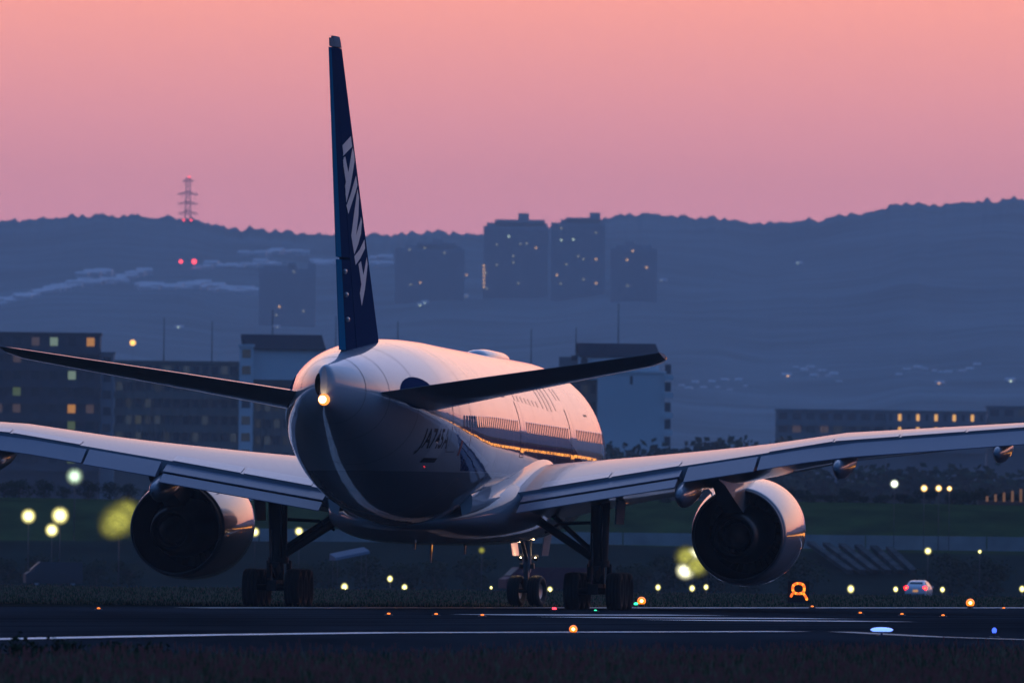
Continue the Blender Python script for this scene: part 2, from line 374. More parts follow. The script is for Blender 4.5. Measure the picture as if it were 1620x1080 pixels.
# fuselage
FS = [0, .25, .8, 1.8, 3, 5, 7.5, 10, 12, 20, 30, 42, 45, 48, 51, 54, 57, 59.5, 61.5, 62.75]
FT = [4.72, 5.25, 5.75, 6.4, 7.05, 8.0, 8.62, 8.86, 8.9, 8.9, 8.9, 8.93, 8.94, 8.92, 8.84, 8.70, 8.50, 8.30, 8.04, 7.88]
FB = [4.62, 4.15, 3.80, 3.42, 3.12, 2.88, 2.76, 2.7, 2.7, 2.7, 2.7, 2.7, 2.86, 3.2, 3.76, 4.45, 5.22, 5.86, 6.38, 6.80]
FW_ = [.05, .55, 1.0, 1.5, 2.0, 2.55, 2.92, 3.07, 3.1, 3.1, 3.1, 3.1, 3.08, 2.98, 2.76, 2.36, 1.82, 1.28, .68, .10]
def smooth_tab(xs, ys, t):
    # monotone-ish cubic through the table
    n = len(xs); i = 0
    while i < n - 2 and t > xs[i + 1]: i += 1
    def sl(k):
        if k <= 0: return (ys[1] - ys[0]) / (xs[1] - xs[0])
        if k >= n - 1: return (ys[-1] - ys[-2]) / (xs[-1] - xs[-2])
        a = (ys[k] - ys[k - 1]) / (xs[k] - xs[k - 1]); b = (ys[k + 1] - ys[k]) / (xs[k + 1] - xs[k])
        return 0 if a * b <= 0 else 2 * a * b / (a + b)
    h = xs[i + 1] - xs[i]; u = max(0, min(1, (t - xs[i]) / h))
    return ys[i] * (2 * u ** 3 - 3 * u * u + 1) + h * sl(i) * (u ** 3 - 2 * u * u + u) + ys[i + 1] * (3 * u * u - 2 * u ** 3) + h * sl(i + 1) * (u ** 3 - u * u)
NSEG = 72
def droop(s): return .0105 * max(0, 42 - s)
def fsec(s, n=NSEG):
    tp, bt, hw = (smooth_tab(FS, q, s) for q in (FT, FB, FW_))
    zc_, hh = (tp + bt) / 2 - droop(s), (tp - bt) / 2
    # vertical mid-point of the width stays near the axis of the barrel as the tail sweeps up
    return [S(s, hw * math.cos(2 * math.pi * i / n), zc_ + hh * math.sin(2 * math.pi * i / n)) for i in range(n)]
st = [0, .1, .25, .5, .8, 1.2, 1.8, 2.4, 3, 4, 5, 6, 7.5, 9, 10, 12] + [14 + 2 * i for i in range(14)] + [42 + .75 * i for i in range(28)] + [62.75]
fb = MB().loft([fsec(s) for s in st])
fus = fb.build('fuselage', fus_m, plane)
bvh_f = BVHTree.FromPolygons([Vector(v) for v in fb.v], fb.f)
def skin(s, z, side=1):
    h = bvh_f.ray_cast(S(s, side * 8, z), Vector((-side, 0, 0)))
    n = h[1]; n = n if n.x * side > 0 else -n
    return h[0], n
def skin_px(px, py):
    o, d = ray_local(px, py); h = bvh_f.ray_cast(o, d); return h[0]
# panel seams round the tail cone and rings along the rear body: thin dark bands
for s, sw in ((47.6, .04), (55.2, .04), (58.2, .04), (60.3, .04), (51.4, .02), (44.6, .02), (41.0, .02), (36.5, .02), (29.5, .02), (24.0, .02), (15.5, .02)):
    a = [p for p in fsec(s)]; b = [p for p in fsec(s + sw)]
    cA = sum(a, Vector()) / len(a)
    grow = lambda q: [cA + (p - cA) * (1 + .004 / max(.3, (p - cA).length)) for p in q]
    MB().loft([grow(a), grow(b)], caps=False).build('panel_seam', mat('seam_grey', (.16, .17, .19), .5), fus)
# wing-to-body fairing
def bsec(s, hw, zt, zb, n=40):
    zc_, hh = (zt + zb) / 2, (zt - zb) / 2; q = []
    for i in range(n):
        a = 2 * math.pi * i / n; c_, s_ = math.cos(a), math.sin(a)
        q.append(S(s, hw * math.copysign(abs(c_) ** .75, c_), zc_ + hh * math.copysign(abs(s_) ** .75, s_)))
    return q
MB().loft([bsec(*q) for q in ((17.0, 1.0, 3.2, 2.69), (18.5, 2.2, 3.9, 2.5), (20.5, 3.0, 4.4, 2.3), (23, 3.35, 4.7, 2.16), (27, 3.5, 4.8, 2.12), (31, 3.52, 4.8, 2.12), (35, 3.36, 4.6, 2.15), (37.5, 3.05, 4.3, 2.24), (39.5, 2.6, 3.9, 2.40), (41.5, 1.9, 3.4, 2.60), (43.5, .9, 3.0, 2.78))]).build('belly_fairing', mat('fairing_grey', (.22, .24, .27), .35, spec=.05, coat=.7), plane)
# sweeping wing-root fillets blending the fuselage into the wing's upper skin
def fillets():
  for sd in (1, -1):
    secs = []
    for s_ in [21.4 + .75 * i for i in range(29)]:
        k = max(0, (s_ - 36) / 6.4); y_ = 3.3
        up3 = list(reversed(wsec(1, y_)[:len(AFX)])); zw = lerp(s_, [31.77 - p.y for p in up3] + [42.4], [p.z for p in up3] + [3.72])
        up_ = lerp(s_, [21.4, 26, 31, 36, 42.4], [.05, .18, .40, .65, .15]); out_ = lerp(s_, [21.4, 26, 31, 36, 39, 42.4], [.03, .08, .18, .40, .16, .03])
        a, _n = skin(s_, zw + up_, 1); cx_ = skin(s_, zw + .1, 1)[0].x
        A_ = Vector((a.x - .05, a.y, a.z)); C_ = Vector((cx_ + .08, a.y, zw + .06)); B_ = Vector((cx_ + out_, a.y, zw - .05 - .25 * k))
        c_ = [(A_ * (1 - t_) ** 2 + C_ * 2 * t_ * (1 - t_) + B_ * t_ * t_) for t_ in [i / 8 for i in range(9)]]
        low = [Vector((B_.x - .05, a.y, B_.z - .18)), Vector((cx_ - .3, a.y, B_.z - .3)), Vector((A_.x - .4, a.y, A_.z))]
        secs.append([Vector((p.x * sd, p.y, p.z)) for p in c_ + low])
    MB().loft(secs).build('wing_root_fillet', white_p, plane, sharp=50)

# wings
AFX = [0, .005, .02, .05, .1, .18, .28, .4, .52, .64, .74, .82, .88, .94, 1]
def yt(x): return 5 * (.2969 * math.sqrt(x) - .126 * x - .3516 * x * x + .2843 * x ** 3 - .1036 * x ** 4)
def cam_(x): return .010 * (1 - (2 * x - 1) ** 2) + .006 * x * x * (1 - x)
def sle(y): return 19.5 + .687 * y
def ste(y): return lerp(y, [0, 9, 11.4, 30.46], [37.6, 37.7, 37.9, 42.4])
def zcv(y): return lerp(y, [0, 3.56, 8.93, 11.4, 14, 20.65, 30.46], [3.40, 4.01, 4.92, 5.32, 5.75, 6.28, 7.10])
def wsec(sd, y):
    c = ste(y) - sle(y); t_ = lerp(y, [0, 10, 30.46], [.13, .105, .095]); xc = lerp(y, [0, 11.4, 30.46], [.87, .83, .80]); inc = lerp(y, [0, 3.7, 11, 31], [.034, .03, .004, 0])
    up = lambda x: cam_(x) + t_ * yt(x); lo = lambda x: cam_(x) - t_ * yt(x)
    xs = [x * xc for x in AFX]
    z = lambda v, x: zcv(y) + c * (v - up(xc)) + inc * (xc - x) * c
    pts = [S(sle(y) + x * c, sd * y, z(up(x), x)) for x in reversed(xs)] + [S(sle(y) + x * c, sd * y, z(lo(x), x)) for x in xs[1:]]
    return pts
fillets()
def s_cut(y): return sle(y) + lerp(y, [0, 11.4, 30.46], [.87, .83, .80]) * (ste(y) - sle(y))
WY = [1.5, 3.1, 5, 7, 8.9, 10.2, 11.4, 14, 17, 20.65, 24, 27, 29.6, 30.3]
for sd in (1, -1):
    secs = [wsec(sd, y) for y in WY]
    tip = secs[-1]; c0 = sum(tip, Vector()) / len(tip); secs.append([c0 + (p - c0) * .55 + Vector((sd * .16, 0, 0)) for p in tip])
    wg = MB().loft(secs).build('wing', wing_p, plane, sharp=38)
    def flap(nm, y0, y1, f0, f1, zoff0, zoff1, th, mt=flap_shaded_p):
        # f0, f1: forward and aft positions behind the cove; zoff: drop at each
        q = []
        for y in [y0 + (y1 - y0) * k / 6 for k in range(7)]:
            s0 = s_cut(y); z0 = zcv(y)
            L0, L1 = s0 + f0, s0 + f1
            q.append([S(L1, sd * y, z0 - zoff1), S((L0 * 2 + L1) / 3, sd * y, z0 - zoff0 - (zoff1 - zoff0) * .30), S(L0 + .12, sd * y, z0 - zoff0 - .02), S(L0, sd * y, z0 - zoff0 - th * .45),
                      S(L0 + .15, sd * y, z0 - zoff0 - th), S((L0 + L1) / 2, sd * y, z0 - zoff0 - th * .8 - (zoff1 - zoff0) * .55), S(L1, sd * y, z0 - zoff1 - .03)])
        return MB().loft(q).build(nm, mt, plane, sharp=30)
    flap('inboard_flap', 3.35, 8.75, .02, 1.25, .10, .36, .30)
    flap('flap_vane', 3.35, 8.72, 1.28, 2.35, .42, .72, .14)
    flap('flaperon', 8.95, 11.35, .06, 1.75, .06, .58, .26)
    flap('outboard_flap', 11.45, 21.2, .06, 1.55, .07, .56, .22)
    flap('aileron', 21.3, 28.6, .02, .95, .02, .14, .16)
    # spoiler panels laid on the upper skin
    for ya, yb in ((3.9, 6.2), (6.3, 8.6), (11.7, 13.9), (14.0, 16.2), (16.3, 18.5), (18.6, 20.8)):
        vs = []
        for y in (ya, yb):
            c = ste(y) - sle(y); pts = wsec(sd, y)
            a = pts[0]; k = 1 if (pts[1] - pts[0]).length > .9 else 2
            b = a + (pts[k] - a).normalized() * min(1.25, (pts[k] - a).length * .98)
            vs += [a + Vector((0, -.02, .012)), b + Vector((0, 0, .014)), b + Vector((0, 0, .03)), a + Vector((0, -.02, .028))]
        MB().add(vs, [(0, 1, 2, 3), (4, 7, 6, 5), (0, 4, 5, 1), (1, 5, 6, 2), (2, 6, 7, 3), (3, 7, 4, 0)]).build('spoiler_panel', mat('spoiler_grey', (.30, .32, .35), .3, coat=.3), wg)
    # flap track fairings
    for y in (8.9, 14.3, 19.8, 25.0):
        k = lerp(y, [8.9, 25], [1.15, .8]); sc_ = s_cut(y); z0 = zcv(y); q = []
        for ds, dz, ww, hh in ((-3.6, -.62, .03, .03), (-2.9, -.66, .17, .22), (-1.6, -.74, .25, .36), (0, -.82, .28, .45), (1.0, -.88, .26, .42), (1.9, -.93, .16, .26), (2.5, -.95, .04, .06)):
            q.append([S(sc_ + ds * k, sd * (y + ww * k * math.cos(2 * math.pi * i / 18)), z0 + dz * k + .05 + hh * k * math.sin(2 * math.pi * i / 18) * (1 if math.sin(2 * math.pi * i / 18) < 0 else .8)) for i in range(18)])
        MB().loft(q).build('flap_track_fairing', wing_p, plane)
    # engine: nacelle, inner duct, core cowl, plug, fan, pylon
    ey_, ez = sd * 9.62, 2.68
    en = bpy.data.objects.new('engine', None); col.objects.link(en); en.parent = plane
    prof = [(26.75, 1.50), (26.78, 1.56), (26.2, 1.64), (25, 1.755), (23.5, 1.83), (22, 1.85), (20.8, 1.82), (20, 1.74), (19.55, 1.62), (19.4, 1.50), (19.55, 1.40), (20.3, 1.38)]
    lz = lambda s: ez - (s - 23) * .028
    ly = lambda s: ey_ + sd * .016 * (s - 23)
    nm = MB()
    secs = [[S(s, ly(s) + r * math.cos(2 * math.pi * i / 64), lz(s) + r * math.sin(2 * math.pi * i / 64)) for i in range(64)] for s, r in prof]
    nm.loft(secs, caps=False); nm.build('nacelle', mat('nacelle_grey', (.22, .24, .27), .3, spec=.05, coat=.9), en)
    secs = [[S(s, ly(s) + r * math.cos(2 * math.pi * i / 48), lz(s) + r * math.sin(2 * math.pi * i / 48)) for i in range(48)] for s, r in ((26.74, 1.495), (25.4, 1.50), (23.6, 1.46), (22.2, 1.42))]
    MB().loft(secs, caps=False).build('bypass_duct', soot, en)
    secs = [[S(s, ly(s) + r * math.cos(2 * math.pi * i / 40), lz(s) + r * math.sin(2 * math.pi * i / 40)) for i in range(40)] for s, r in ((22.2, .9), (24.5, 1.02), (26, .97), (27.4, .78), (28.1, .66), (28.1, .60), (27.2, .58))]
    MB().loft(secs, caps=False).build('core_cowl', mat('core_metal', (.03, .03, .033), .45, metal=.5), en)
    secs = [[S(s, ly(s) + r * math.cos(2 * math.pi * i / 24), lz(s) + r * math.sin(2 * math.pi * i / 24)) for i in range(24)] for s, r in ((27.0, .46), (28, .40), (28.8, .2), (29.2, .02))]
    MB().loft(secs).build('exhaust_plug', soot, en)
    MB().loft([[S(q_, ly(q_) + r * math.cos(2 * math.pi * i / 64), lz(q_) + r * math.sin(2 * math.pi * i / 64)) for i in range(64)] for q_, r in ((26.70, 1.575), (26.83, 1.565), (26.84, 1.50), (26.70, 1.49))], caps=False).build('nozzle_lip', steel, en)
    fan = MB()
    for k in range(36):
        a = 2 * math.pi * k / 36
        for r1, r2 in ((.5, 1.41),):
            ca_, sa_ = math.cos(a), math.sin(a); cb, sb = math.cos(a + .13), math.sin(a + .13)
            fan.add([S(22.3, ey_ + ca_ * r1, ez + sa_ * r1), S(22.3, ey_ + ca_ * r2, ez + sa_ * r2), S(22.0, ey_ + cb * r2, ez + sb * r2), S(22.0, ey_ + cb * r1, ez + sb * r1)], [(0, 1, 2, 3)])
    fan.tube(S(22.25, ey_, ez), S(21.9, ey_, ez), 1.44, n=40)
    fan.build('fan', soot, en)
    MB().loft([[S(s, ey_ + ww * xx, zz) for xx, zz in ((-1, z0), (1, z0), (1, z1), (-1, z1))] for s, ww, z0, z1 in ((21.2, .12, 4.30, 4.5), (23, .26, 4.25, 4.95), (26, .30, 3.6, 5.15), (27.5, .32, 3.35, 5.15), (30, .30, 3.75, 5.0), (32.4, .22, 4.25, 4.85), (34, .05, 4.55, 4.7))], sm=False).build('pylon', grey_p, en)
    # nacelle strake on the inboard shoulder
    a = R(48); ss = -sd
    b1 = Vector((ey_ + ss * 1.80 * math.cos(a), 0, ez + 1.80 * math.sin(a))); dn = Vector((ss * math.cos(a), 0, math.sin(a)))
    tn = Vector((-dn.z, 0, dn.x)) * .03
    def sp(s, hgt): return S(s, b1.x + dn.x * hgt, b1.z + dn.z * hgt)
    MB().hexa([sp(21.2, 0) - tn, sp(23.6, -.02) - tn, sp(23.6, -.02) + tn, sp(21.2, 0) + tn, sp(22.2, .42) - tn, sp(23.6, .55) - tn, sp(23.6, .55) + tn, sp(22.2, .42) + tn]).build('strake', grey_p, en)

# horizontal stabilisers: leading edge trimmed down
for sd in (1, -1):
    secs = []
    for y, sl_, st_, zt in ((.3, 50.6, 58.7, 6.93), (1.2, 51.3, 58.95, 7.06), (2.4, 52.2, 59.25, 7.24), (5, 54.2, 60.0, 7.62), (8, 56.5, 60.95, 8.04), (10.3, 58.25, 61.7, 8.37), (10.62, 58.75, 61.85, 8.42), (10.78, 59.5, 61.95, 8.45)):
        c = st_ - sl_; th = .085 if y < 10.5 else .06; dl = math.sin(R(4.2)); q = []
        xs = [0, .02, .06, .14, .28, .45, .65, .85, 1]
        for x in reversed(xs): q.append(S(sl_ + x * c, sd * y, zt - dl * c * (1 - x) + th * yt(x) * c * .9))
        for x in xs[1:]: q.append(S(sl_ + x * c, sd * y, zt - dl * c * (1 - x) - th * yt(x) * c - (.02 if x == 1 else 0)))
        secs.append(q)
    sb_ = MB().loft(secs).build('stabilizer', grey_p, plane, sharp=40)
    pl_ = []
    for j in range(7):    # oval blue sealing plate where the stabiliser pivots
        for k in range(24):
            a = 2 * math.pi * k / 24; h, n = skin(55.0 + 2.1 * j / 6 * math.cos(a), 7.10 + .52 * j / 6 * math.sin(a), sd); pl_.append(h + n * .012)
    MB().add(pl_, [(j * 24 + k, j * 24 + (k + 1) % 24, (j + 1) * 24 + (k + 1) % 24, (j + 1) * 24 + k) for j in range(6) for k in range(24)], 0, True).build('pivot_plate', blue_p, plane)

# fin, rudder and dorsal
def fsl(z): return lerp(z, [8.0, 8.9, 18.5], [49.5, 50.3, 59.9])
def fst(z): return lerp(z, [8.0, 8.4, 18.5], [58.65, 58.78, 62.45])
def fth(z): return lerp(z, [8.0, 18.5], [.090, .080])
def finsec(z, x0, x1, k=1.0, dy=0):
    c = fst(z) - fsl(z); xs = [x0 + (x1 - x0) * (i / 10) ** (1.7 if x0 == 0 else 1) for i in range(11)]
    hw = lambda x: (fth(z) * yt(x) * c) * k + (.012 if x > .98 else 0)
    return [S(fsl(z) + x * c, hw(x) + dy * (x - x0), z) for x in reversed(xs)] + [S(fsl(z) + x * c, -hw(x) + dy * (x - x0), z) for x in xs[1 if x0 == 0 else 0:]]
zs_ = [8.05, 8.4, 9, 10, 11.4, 13, 15, 17, 18.2]
cap_m = mat('fin_cap_grey', (.22, .23, .26), .6, spec=0)
fm = MB().loft([finsec(z, 0, .71) for z in zs_]); fin = fm.build('fin', blue_p, plane, sharp=45)
MB().loft([finsec(18.23, 0, .71), finsec(18.45, 0, .71, .9), finsec(18.58, 0, .71, .5)]).build('fin_cap', cap_m, plane, sharp=45)
for za, zb in ((8.45, 11.38), (11.46, 18.2)):
    MB().loft([finsec(za + (zb - za) * k / 5, .722, .90) for k in range(6)]).build('rudder', blue_p, plane, sharp=45)
    MB().loft([finsec(za + (zb - za) * k / 5, .904, 1.0, 1, -.25) for k in range(6)]).build('rudder_tab', teal_p, plane, sharp=45)
MB().loft([finsec(18.23, .722, 1), finsec(18.5, .73, .99, .8)]).build('rudder_cap', cap_m, plane, sharp=45)
for z in (11.0, 10.25, 9.45):
    c = fst(z) - fsl(z); s_ = fsl(z) + .86 * c
    MB().ball(S(s_, fth(z) * yt(.86) * c + .02, z), .085, sc=(1, 2.6, 1)).build('hinge_fairing', grey_p, plane)
bvh_fin = BVHTree.FromPolygons([Vector(v) for v in fm.v], fm.f)
# tail letters traced onto the fin's starboard skin
def z1(q): return [(515 + x / 7.71, 210 + y / 7.71) for x, y in q]
def z2(q): return [(515 + x / 7.2, 340 + y / 7.2) for x, y in q]
letters = [
    [z1([(305, 42), (322, 170), (170, 328), (148, 215)]), z1([(203, 320), (237, 290), (275, 485), (320, 215), (330, 185), (348, 270), (350, 350), (330, 480), (300, 650), (250, 860), (225, 705), (245, 600)])],
    [z1([(368, 520), (386, 640), (358, 740), (275, 990), (252, 890), (300, 760)]), z2([(360, -292), (378, -200), (372, 0), (345, 235), (395, 60), (399, 20), (412, 70), (400, 215), (370, 330), (325, 450), (290, 235), (320, 0)])],
    [z2([(440, 280), (447, 380), (395, 490), (340, 570), (325, 470), (385, 395)]), z2([(372, 560), (400, 525), (428, 685), (452, 560), (466, 480), (476, 560), (465, 680), (445, 850), (410, 1035), (388, 890), (405, 790)])]]
def fin_hit(px, py):
    o, d = ray_local(px, py); h = bvh_fin.ray_cast(o, d)
    k = 0
    while h[0] is None and k < 12: px -= .6; k += 1; o, d = ray_local(px, py); h = bvh_fin.ray_cast(o, d)
    return h
for lt in letters:
    bm = bmesh.new()
    for poly in lt:
        bm.faces.new([bm.verts.new((x, y, 0)) for x, y in poly])
    bm.normal_update(); bmesh.ops.triangulate(bm, faces=bm.faces[:])
    for _ in range(3):
        bmesh.ops.subdivide_edges(bm, edges=[e for e in bm.edges if e.calc_length() > 3], cuts=1)
        bmesh.ops.triangulate(bm, faces=bm.faces[:])
    for v in bm.verts:
        h = fin_hit(v.co.x, v.co.y); n = h[1] if h[1].x > 0 else -h[1]
        v.co = h[0] + n * .010
    bmesh.ops.recalc_face_normals(bm, faces=bm.faces)
    me = bpy.data.meshes.new('tail_letter'); bm.to_mesh(me); bm.free(); link('tail_letter', me, fin, letter_p)
# satcom dome on the crown, blade aerials under the belly
MB().loft([[S(s, ww * math.cos(2 * math.pi * i / 20), 8.83 - droop(s) + hh * max(-.2, math.sin(2 * math.pi * i / 20))) for i in range(20)] for s, ww, hh in ((15.6, .3, .1), (15.8, .48, .22), (16.4, .55, .30), (19.6, .55, .31), (21.4, .45, .26), (22.4, .2, .08))]).build('antenna_dome', white_p, plane)
for s, z, hgt in ((24, 2.13, .32), (33.5, 2.14, .6), (38, 2.33, .35)):
    MB().hexa([S(s, -.03, z + .05), S(s + .35, -.03, z + .05), S(s + .35, .03, z + .05), S(s, .03, z + .05), S(s + .25, -.02, z - hgt), S(s + .42, -.02, z - hgt), S(s + .42, .02, z - hgt), S(s + .25, .02, z - hgt)]).build('blade_antenna', grey_p, plane)
# exhaust and navigation lamp on the tail cone
MB().ball(S(62.35, -.19, 7.30), .22, 16, 12, sc=(.75, 1.6, 1.7)).build('exhaust_outlet', soot, plane)
lp = MB().ball(S(62.96, -.02, 6.80), .12).build('tail_lamp', E_tail, plane)
MB().lathe([(-.02, .10), (.04, .19), (.10, .19), (.14, .12)], S(62.80, 0, 6.80), 'y', 20).build('lamp_halo', emit('lamp_halo_glow', (1, .30, .05), 1.6), lp)  # glowing amber ring added as the lamp's halo

# cabin windows and doors on the starboard and port sides
wm = MB(); wn = 12
ring = [(.135 * math.copysign(abs(math.cos(2 * math.pi * i / wn)) ** .55, math.cos(2 * math.pi * i / wn)), .19 * math.copysign(abs(math.sin(2 * math.pi * i / wn)) ** .55, math.sin(2 * math.pi * i / wn))) for i in range(wn)]
wm.add([(x, y, .012) for x, y in ring] + [(x * 1.12, y * 1.1, -.01) for x, y in ring], [tuple(range(wn))] + [(i, wn + i, wn + (i + 1) % wn, (i + 1) % wn) for i in range(wn)])
wme = wm.mesh('cabin_window'); wme.materials.append(glass_m)
doors = (7.2, 19.0, 33.9, 50.3)
s = 9.0
while s < 50:
    if all(abs(s - d) > 1.0 for d in doors):
        for sd in (1, -1):
            h, n = skin(s, 6.24 - droop(s), sd); o = link('cabin_window', wme, fus)
            yv = (Vector((0, 0, 1)) - n * n.z).normalized(); xv = yv.cross(n)
            o.matrix_local = Matrix.Translation(h) @ Matrix((xv, yv, n)).transposed().to_4x4()
    s += .533
def patch(name, s0, s1, z0, z1_, mt, parent, sd=1, lift=.006, ns=4, nz_=8):
    q = MB(); vs = []
    for j in range(nz_ + 1):
        for i in range(ns + 1):
            h, n = skin(s0 + (s1 - s0) * i / ns, z0 + (z1_ - z0) * j / nz_, sd); vs.append(h + n * lift)
    q.add(vs, [(j * (ns + 1) + i, j * (ns + 1) + i + 1, (j + 1) * (ns + 1) + i + 1, (j + 1) * (ns + 1) + i) for j in range(nz_) for i in range(ns)], 0, True)
    return q.build(name, mt, parent)
seam = mat('seam_grey')
for d in doors:
    for sd in (1, -1):
        q0 = -droop(d); dr = patch('door', d - .53, d + .53, 5.25 + q0, 7.1 + q0, fus_m, fus, sd, .010)
        for a, b, c, e in ((d - .56, d - .53, 5.22 + q0, 7.13 + q0), (d + .53, d + .56, 5.22 + q0, 7.13 + q0)): patch('door_edge', a, b, c, e, seam, dr, sd, .013, 1, 8)
        patch('door_edge', d - .56, d + .56, 5.20 + q0, 5.23 + q0, seam, dr, sd, .013, 3, 1)
# rear bulk hatch sill, warning mark and the registration
hs, hz_ = 52.3, 5.0
patch('cargo_door', 51.3, 52.6, 5.02, 6.1, mat('hatch_white', (.66, .67, .70), .25, coat=.5), fus, 1, .008)
patch('door_sill', 51.3, 52.6, 4.86, 5.0, dark_p, fus, 1, .012, 3, 2)
patch('warning_mark', 48.9, 49.15, 5.1, 5.6, mat('warning_red', (.35, .03, .03), .4), fus, 1, .010, 1, 4)
tcv = bpy.data.curves.new('registration_text', 'FONT'); tcv.body = 'JA745A'; tcv.size = .90; tcv.shear = -.30; tcv.align_x = 'CENTER'; tcv.align_y = 'CENTER'; tcv.offset = .014; tcv.resolution_u = 3; tcv.space_character = 1.0
to = bpy.data.objects.new('registration_text', tcv); col.objects.link(to)
dg = bpy.context.evaluated_depsgraph_get(); tme = bpy.data.meshes.new_from_object(to.evaluated_get(dg)); bpy.data.objects.remove(to)
rp = skin_px(692, 695); rs, rz_ = 31.77 - rp.y, rp.z
bm = bmesh.new(); bm.from_mesh(tme); bmesh.ops.triangulate(bm, faces=bm.faces[:])
bmesh.ops.subdivide_edges(bm, edges=[e for e in bm.edges if e.calc_length() > .15], cuts=2)
for v in bm.verts:
    h, n = skin(rs - v.co.x, rz_ + v.co.y, 1); v.co = h + n * .010
bm.to_mesh(tme); bm.free(); link('registration_letters', tme, fus, dark_p)
# faint title strokes on the upper forward body
tm = mat('title_grey', (.42, .36, .32), .3, coat=.6); rt = random.Random(5)
for k, (s0, wd, za, zb) in enumerate([(25.6, .5, 7.0, 7.9), (24.4, .5, 6.95, 7.9), (23.2, .5, 6.95, 7.9), (22.0, .35, 7.0, 7.9), (20.2, .3, 7.4, 7.8), (19.2, .3, 7.4, 7.8)]):
    patch('title_stroke', s0, s0 + wd, za - droop(s0), zb - droop(s0), tm, fus, 1, .008, 2, 8)
for k in range(7):
    patch('title_stroke', 33.5 - k * 1.05, 33.5 - k * 1.05 + .4, 7.05 - .03 * k, 7.25 - .03 * k, tm, fus, 1, .008, 1, 2)
for s0, zz in ((32.6, 7.62), (31.8, 7.7), (31.0, 7.6), (30.4, 7.75), (29.8, 7.62)):
    patch('title_stroke', s0, s0 + .35, zz - .12, zz + .01, dark_p, fus, 1, .009, 1, 2)
patch('drain_mark', 36.6, 37.6, 7.13, 7.2, dark_p, fus, 1, .009, 2, 1); patch('drain_mark', 13.0, 13.9, 6.65, 6.72, dark_p, fus, 1, .009, 2, 1)

# landing gear
def wheel_mesh(r, wd):
    q = MB(); h = wd / 2
    q.lathe([(-h * .55, r * .50, 1), (-h * .62, r * .56), (-h * .95, r * .68), (-h, r * .80), (-h * .92, r * .93), (-h * .62, r * .985), (-h * .5, r * .99), (-h * .47, r * .975), (-h * .40, r * .975), (-h * .37, r), (-.02, r), (-.015, r * .985), (.015, r * .985), (.02, r), (h * .37, r), (h * .40, r * .975), (h * .47, r * .975), (h * .5, r * .99), (h * .62, r * .985), (h * .92, r * .93), (h, r * .80), (h * .95, r * .68), (h * .62, r * .56), (h * .55, r * .50, 1), (h * .3, r * .2, 1), (h * .35, .001)], (0, 0, 0), 'x', 36)
    q.lathe([(-h * .55, r * .5, 1), (-h * .3, r * .2, 1), (-h * .35, .001, 1)], (0, 0, 0), 'x', 36, 1)
    me = q.mesh('wheel'); me.materials.append(tyre_m); me.materials.append(rim_m); return me
wl = wheel_mesh(.64, .52)
for sd in (1, -1):
    gr = bpy.data.objects.new('main_gear', None); col.objects.link(gr); gr.parent = plane
    y0 = sd * 5.48
    for s in (30.32, 31.77, 33.22):
        for dy in (-.72, .72):
            o = link('wheel', wl, gr); o.location = S(s, y0 + dy, .632)
    b = MB(); b.box(S(31.77, y0, .70), (.34, 3.3, .36)); b.tube(S(30.32, y0 - .6, .64), S(30.32, y0 + .6, .64), .12); b.tube(S(31.77, y0 - .6, .64), S(31.77, y0 + .6, .64), .12); b.tube(S(33.22, y0 - .6, .64), S(33.22, y0 + .6, .64), .12)
    b.build('bogie_beam', black_m, gr)
    b = MB(); b.tube(S(31.7, y0, .75), S(31.7, y0, 1.7), .20); b.tube(S(31.7, y0, 1.6), S(31.7, y0 + sd * .05, 4.2), .30, .34, 20); b.tube(S(31.7, y0, 1.45), S(31.7, y0, 1.66), .36, .36, 20)
    b.tube(S(31.55, y0 - .34, .95), S(31.55, y0 - .34, 1.55), .09); b.tube(S(31.55, y0 + .34, .95), S(31.55, y0 + .34, 1.55), .09)
    b.build('strut', black_m, gr, sharp=40)
    b = MB(); b.tube(S(31.7, y0 - sd * .2, 1.75), S(31.4, sd * 2.85, 3.35), .13, .15); b.tube(S(31.7, y0 - sd * .25, 2.0), S(29.6, sd * 3.3, 3.5), .09, .09)
    b.tube(S(31.7, y0 - sd * .3, 2.95), S(31.5, sd * 4.1, 2.9), .06); b.tube(S(31.5, sd * 4.1, 2.9), S(31.4, sd * 3.6, 2.6), .05)
    b.build('side_brace', black_m, gr)
    b = MB(); b.hexa([S(32.1, y0 - .04, .95), S(32.6, y0 - .04, 1.3), S(32.6, y0 + .04, 1.3), S(32.1, y0 + .04, .95), S(32.0, y0 - .14, 1.2), S(32.5, y0 - .14, 1.5), S(32.5, y0 + .14, 1.5), S(32.0, y0 + .14, 1.2)]); b.tube(S(32.0, y0 + .12, 1.7), S(32.05, y0 + .12, 3.6), .03); b.tube(S(32.0, y0 - .16, 1.0), S(32.05, y0 - .2, 2.6), .025)
    b.build('torque_link', steel, gr)
    MB().hexa([S(30.3, y0 + sd * .62, 2.9), S(32.6, y0 + sd * .62, 2.9), S(32.6, y0 + sd * .68, 2.9), S(30.3, y0 + sd * .68, 2.9), S(30.0, y0 + sd * .72, 4.45), S(32.9, y0 + sd * .72, 4.45), S(32.9, y0 + sd * .78, 4.45), S(30.0, y0 + sd * .78, 4.45)]).build('gear_door', mat('matte_door', (.40, .43, .47), .7, spec=.15), gr)
wn_ = wheel_mesh(.55, .44)
gr = bpy.data.objects.new('nose_gear', None); col.objects.link(gr); gr.parent = plane
for dy in (-.36, .36):
    o = link('wheel', wn_, gr); o.location = S(5.9, dy, .542); o.rotation_euler = (0, 0, R(-12))
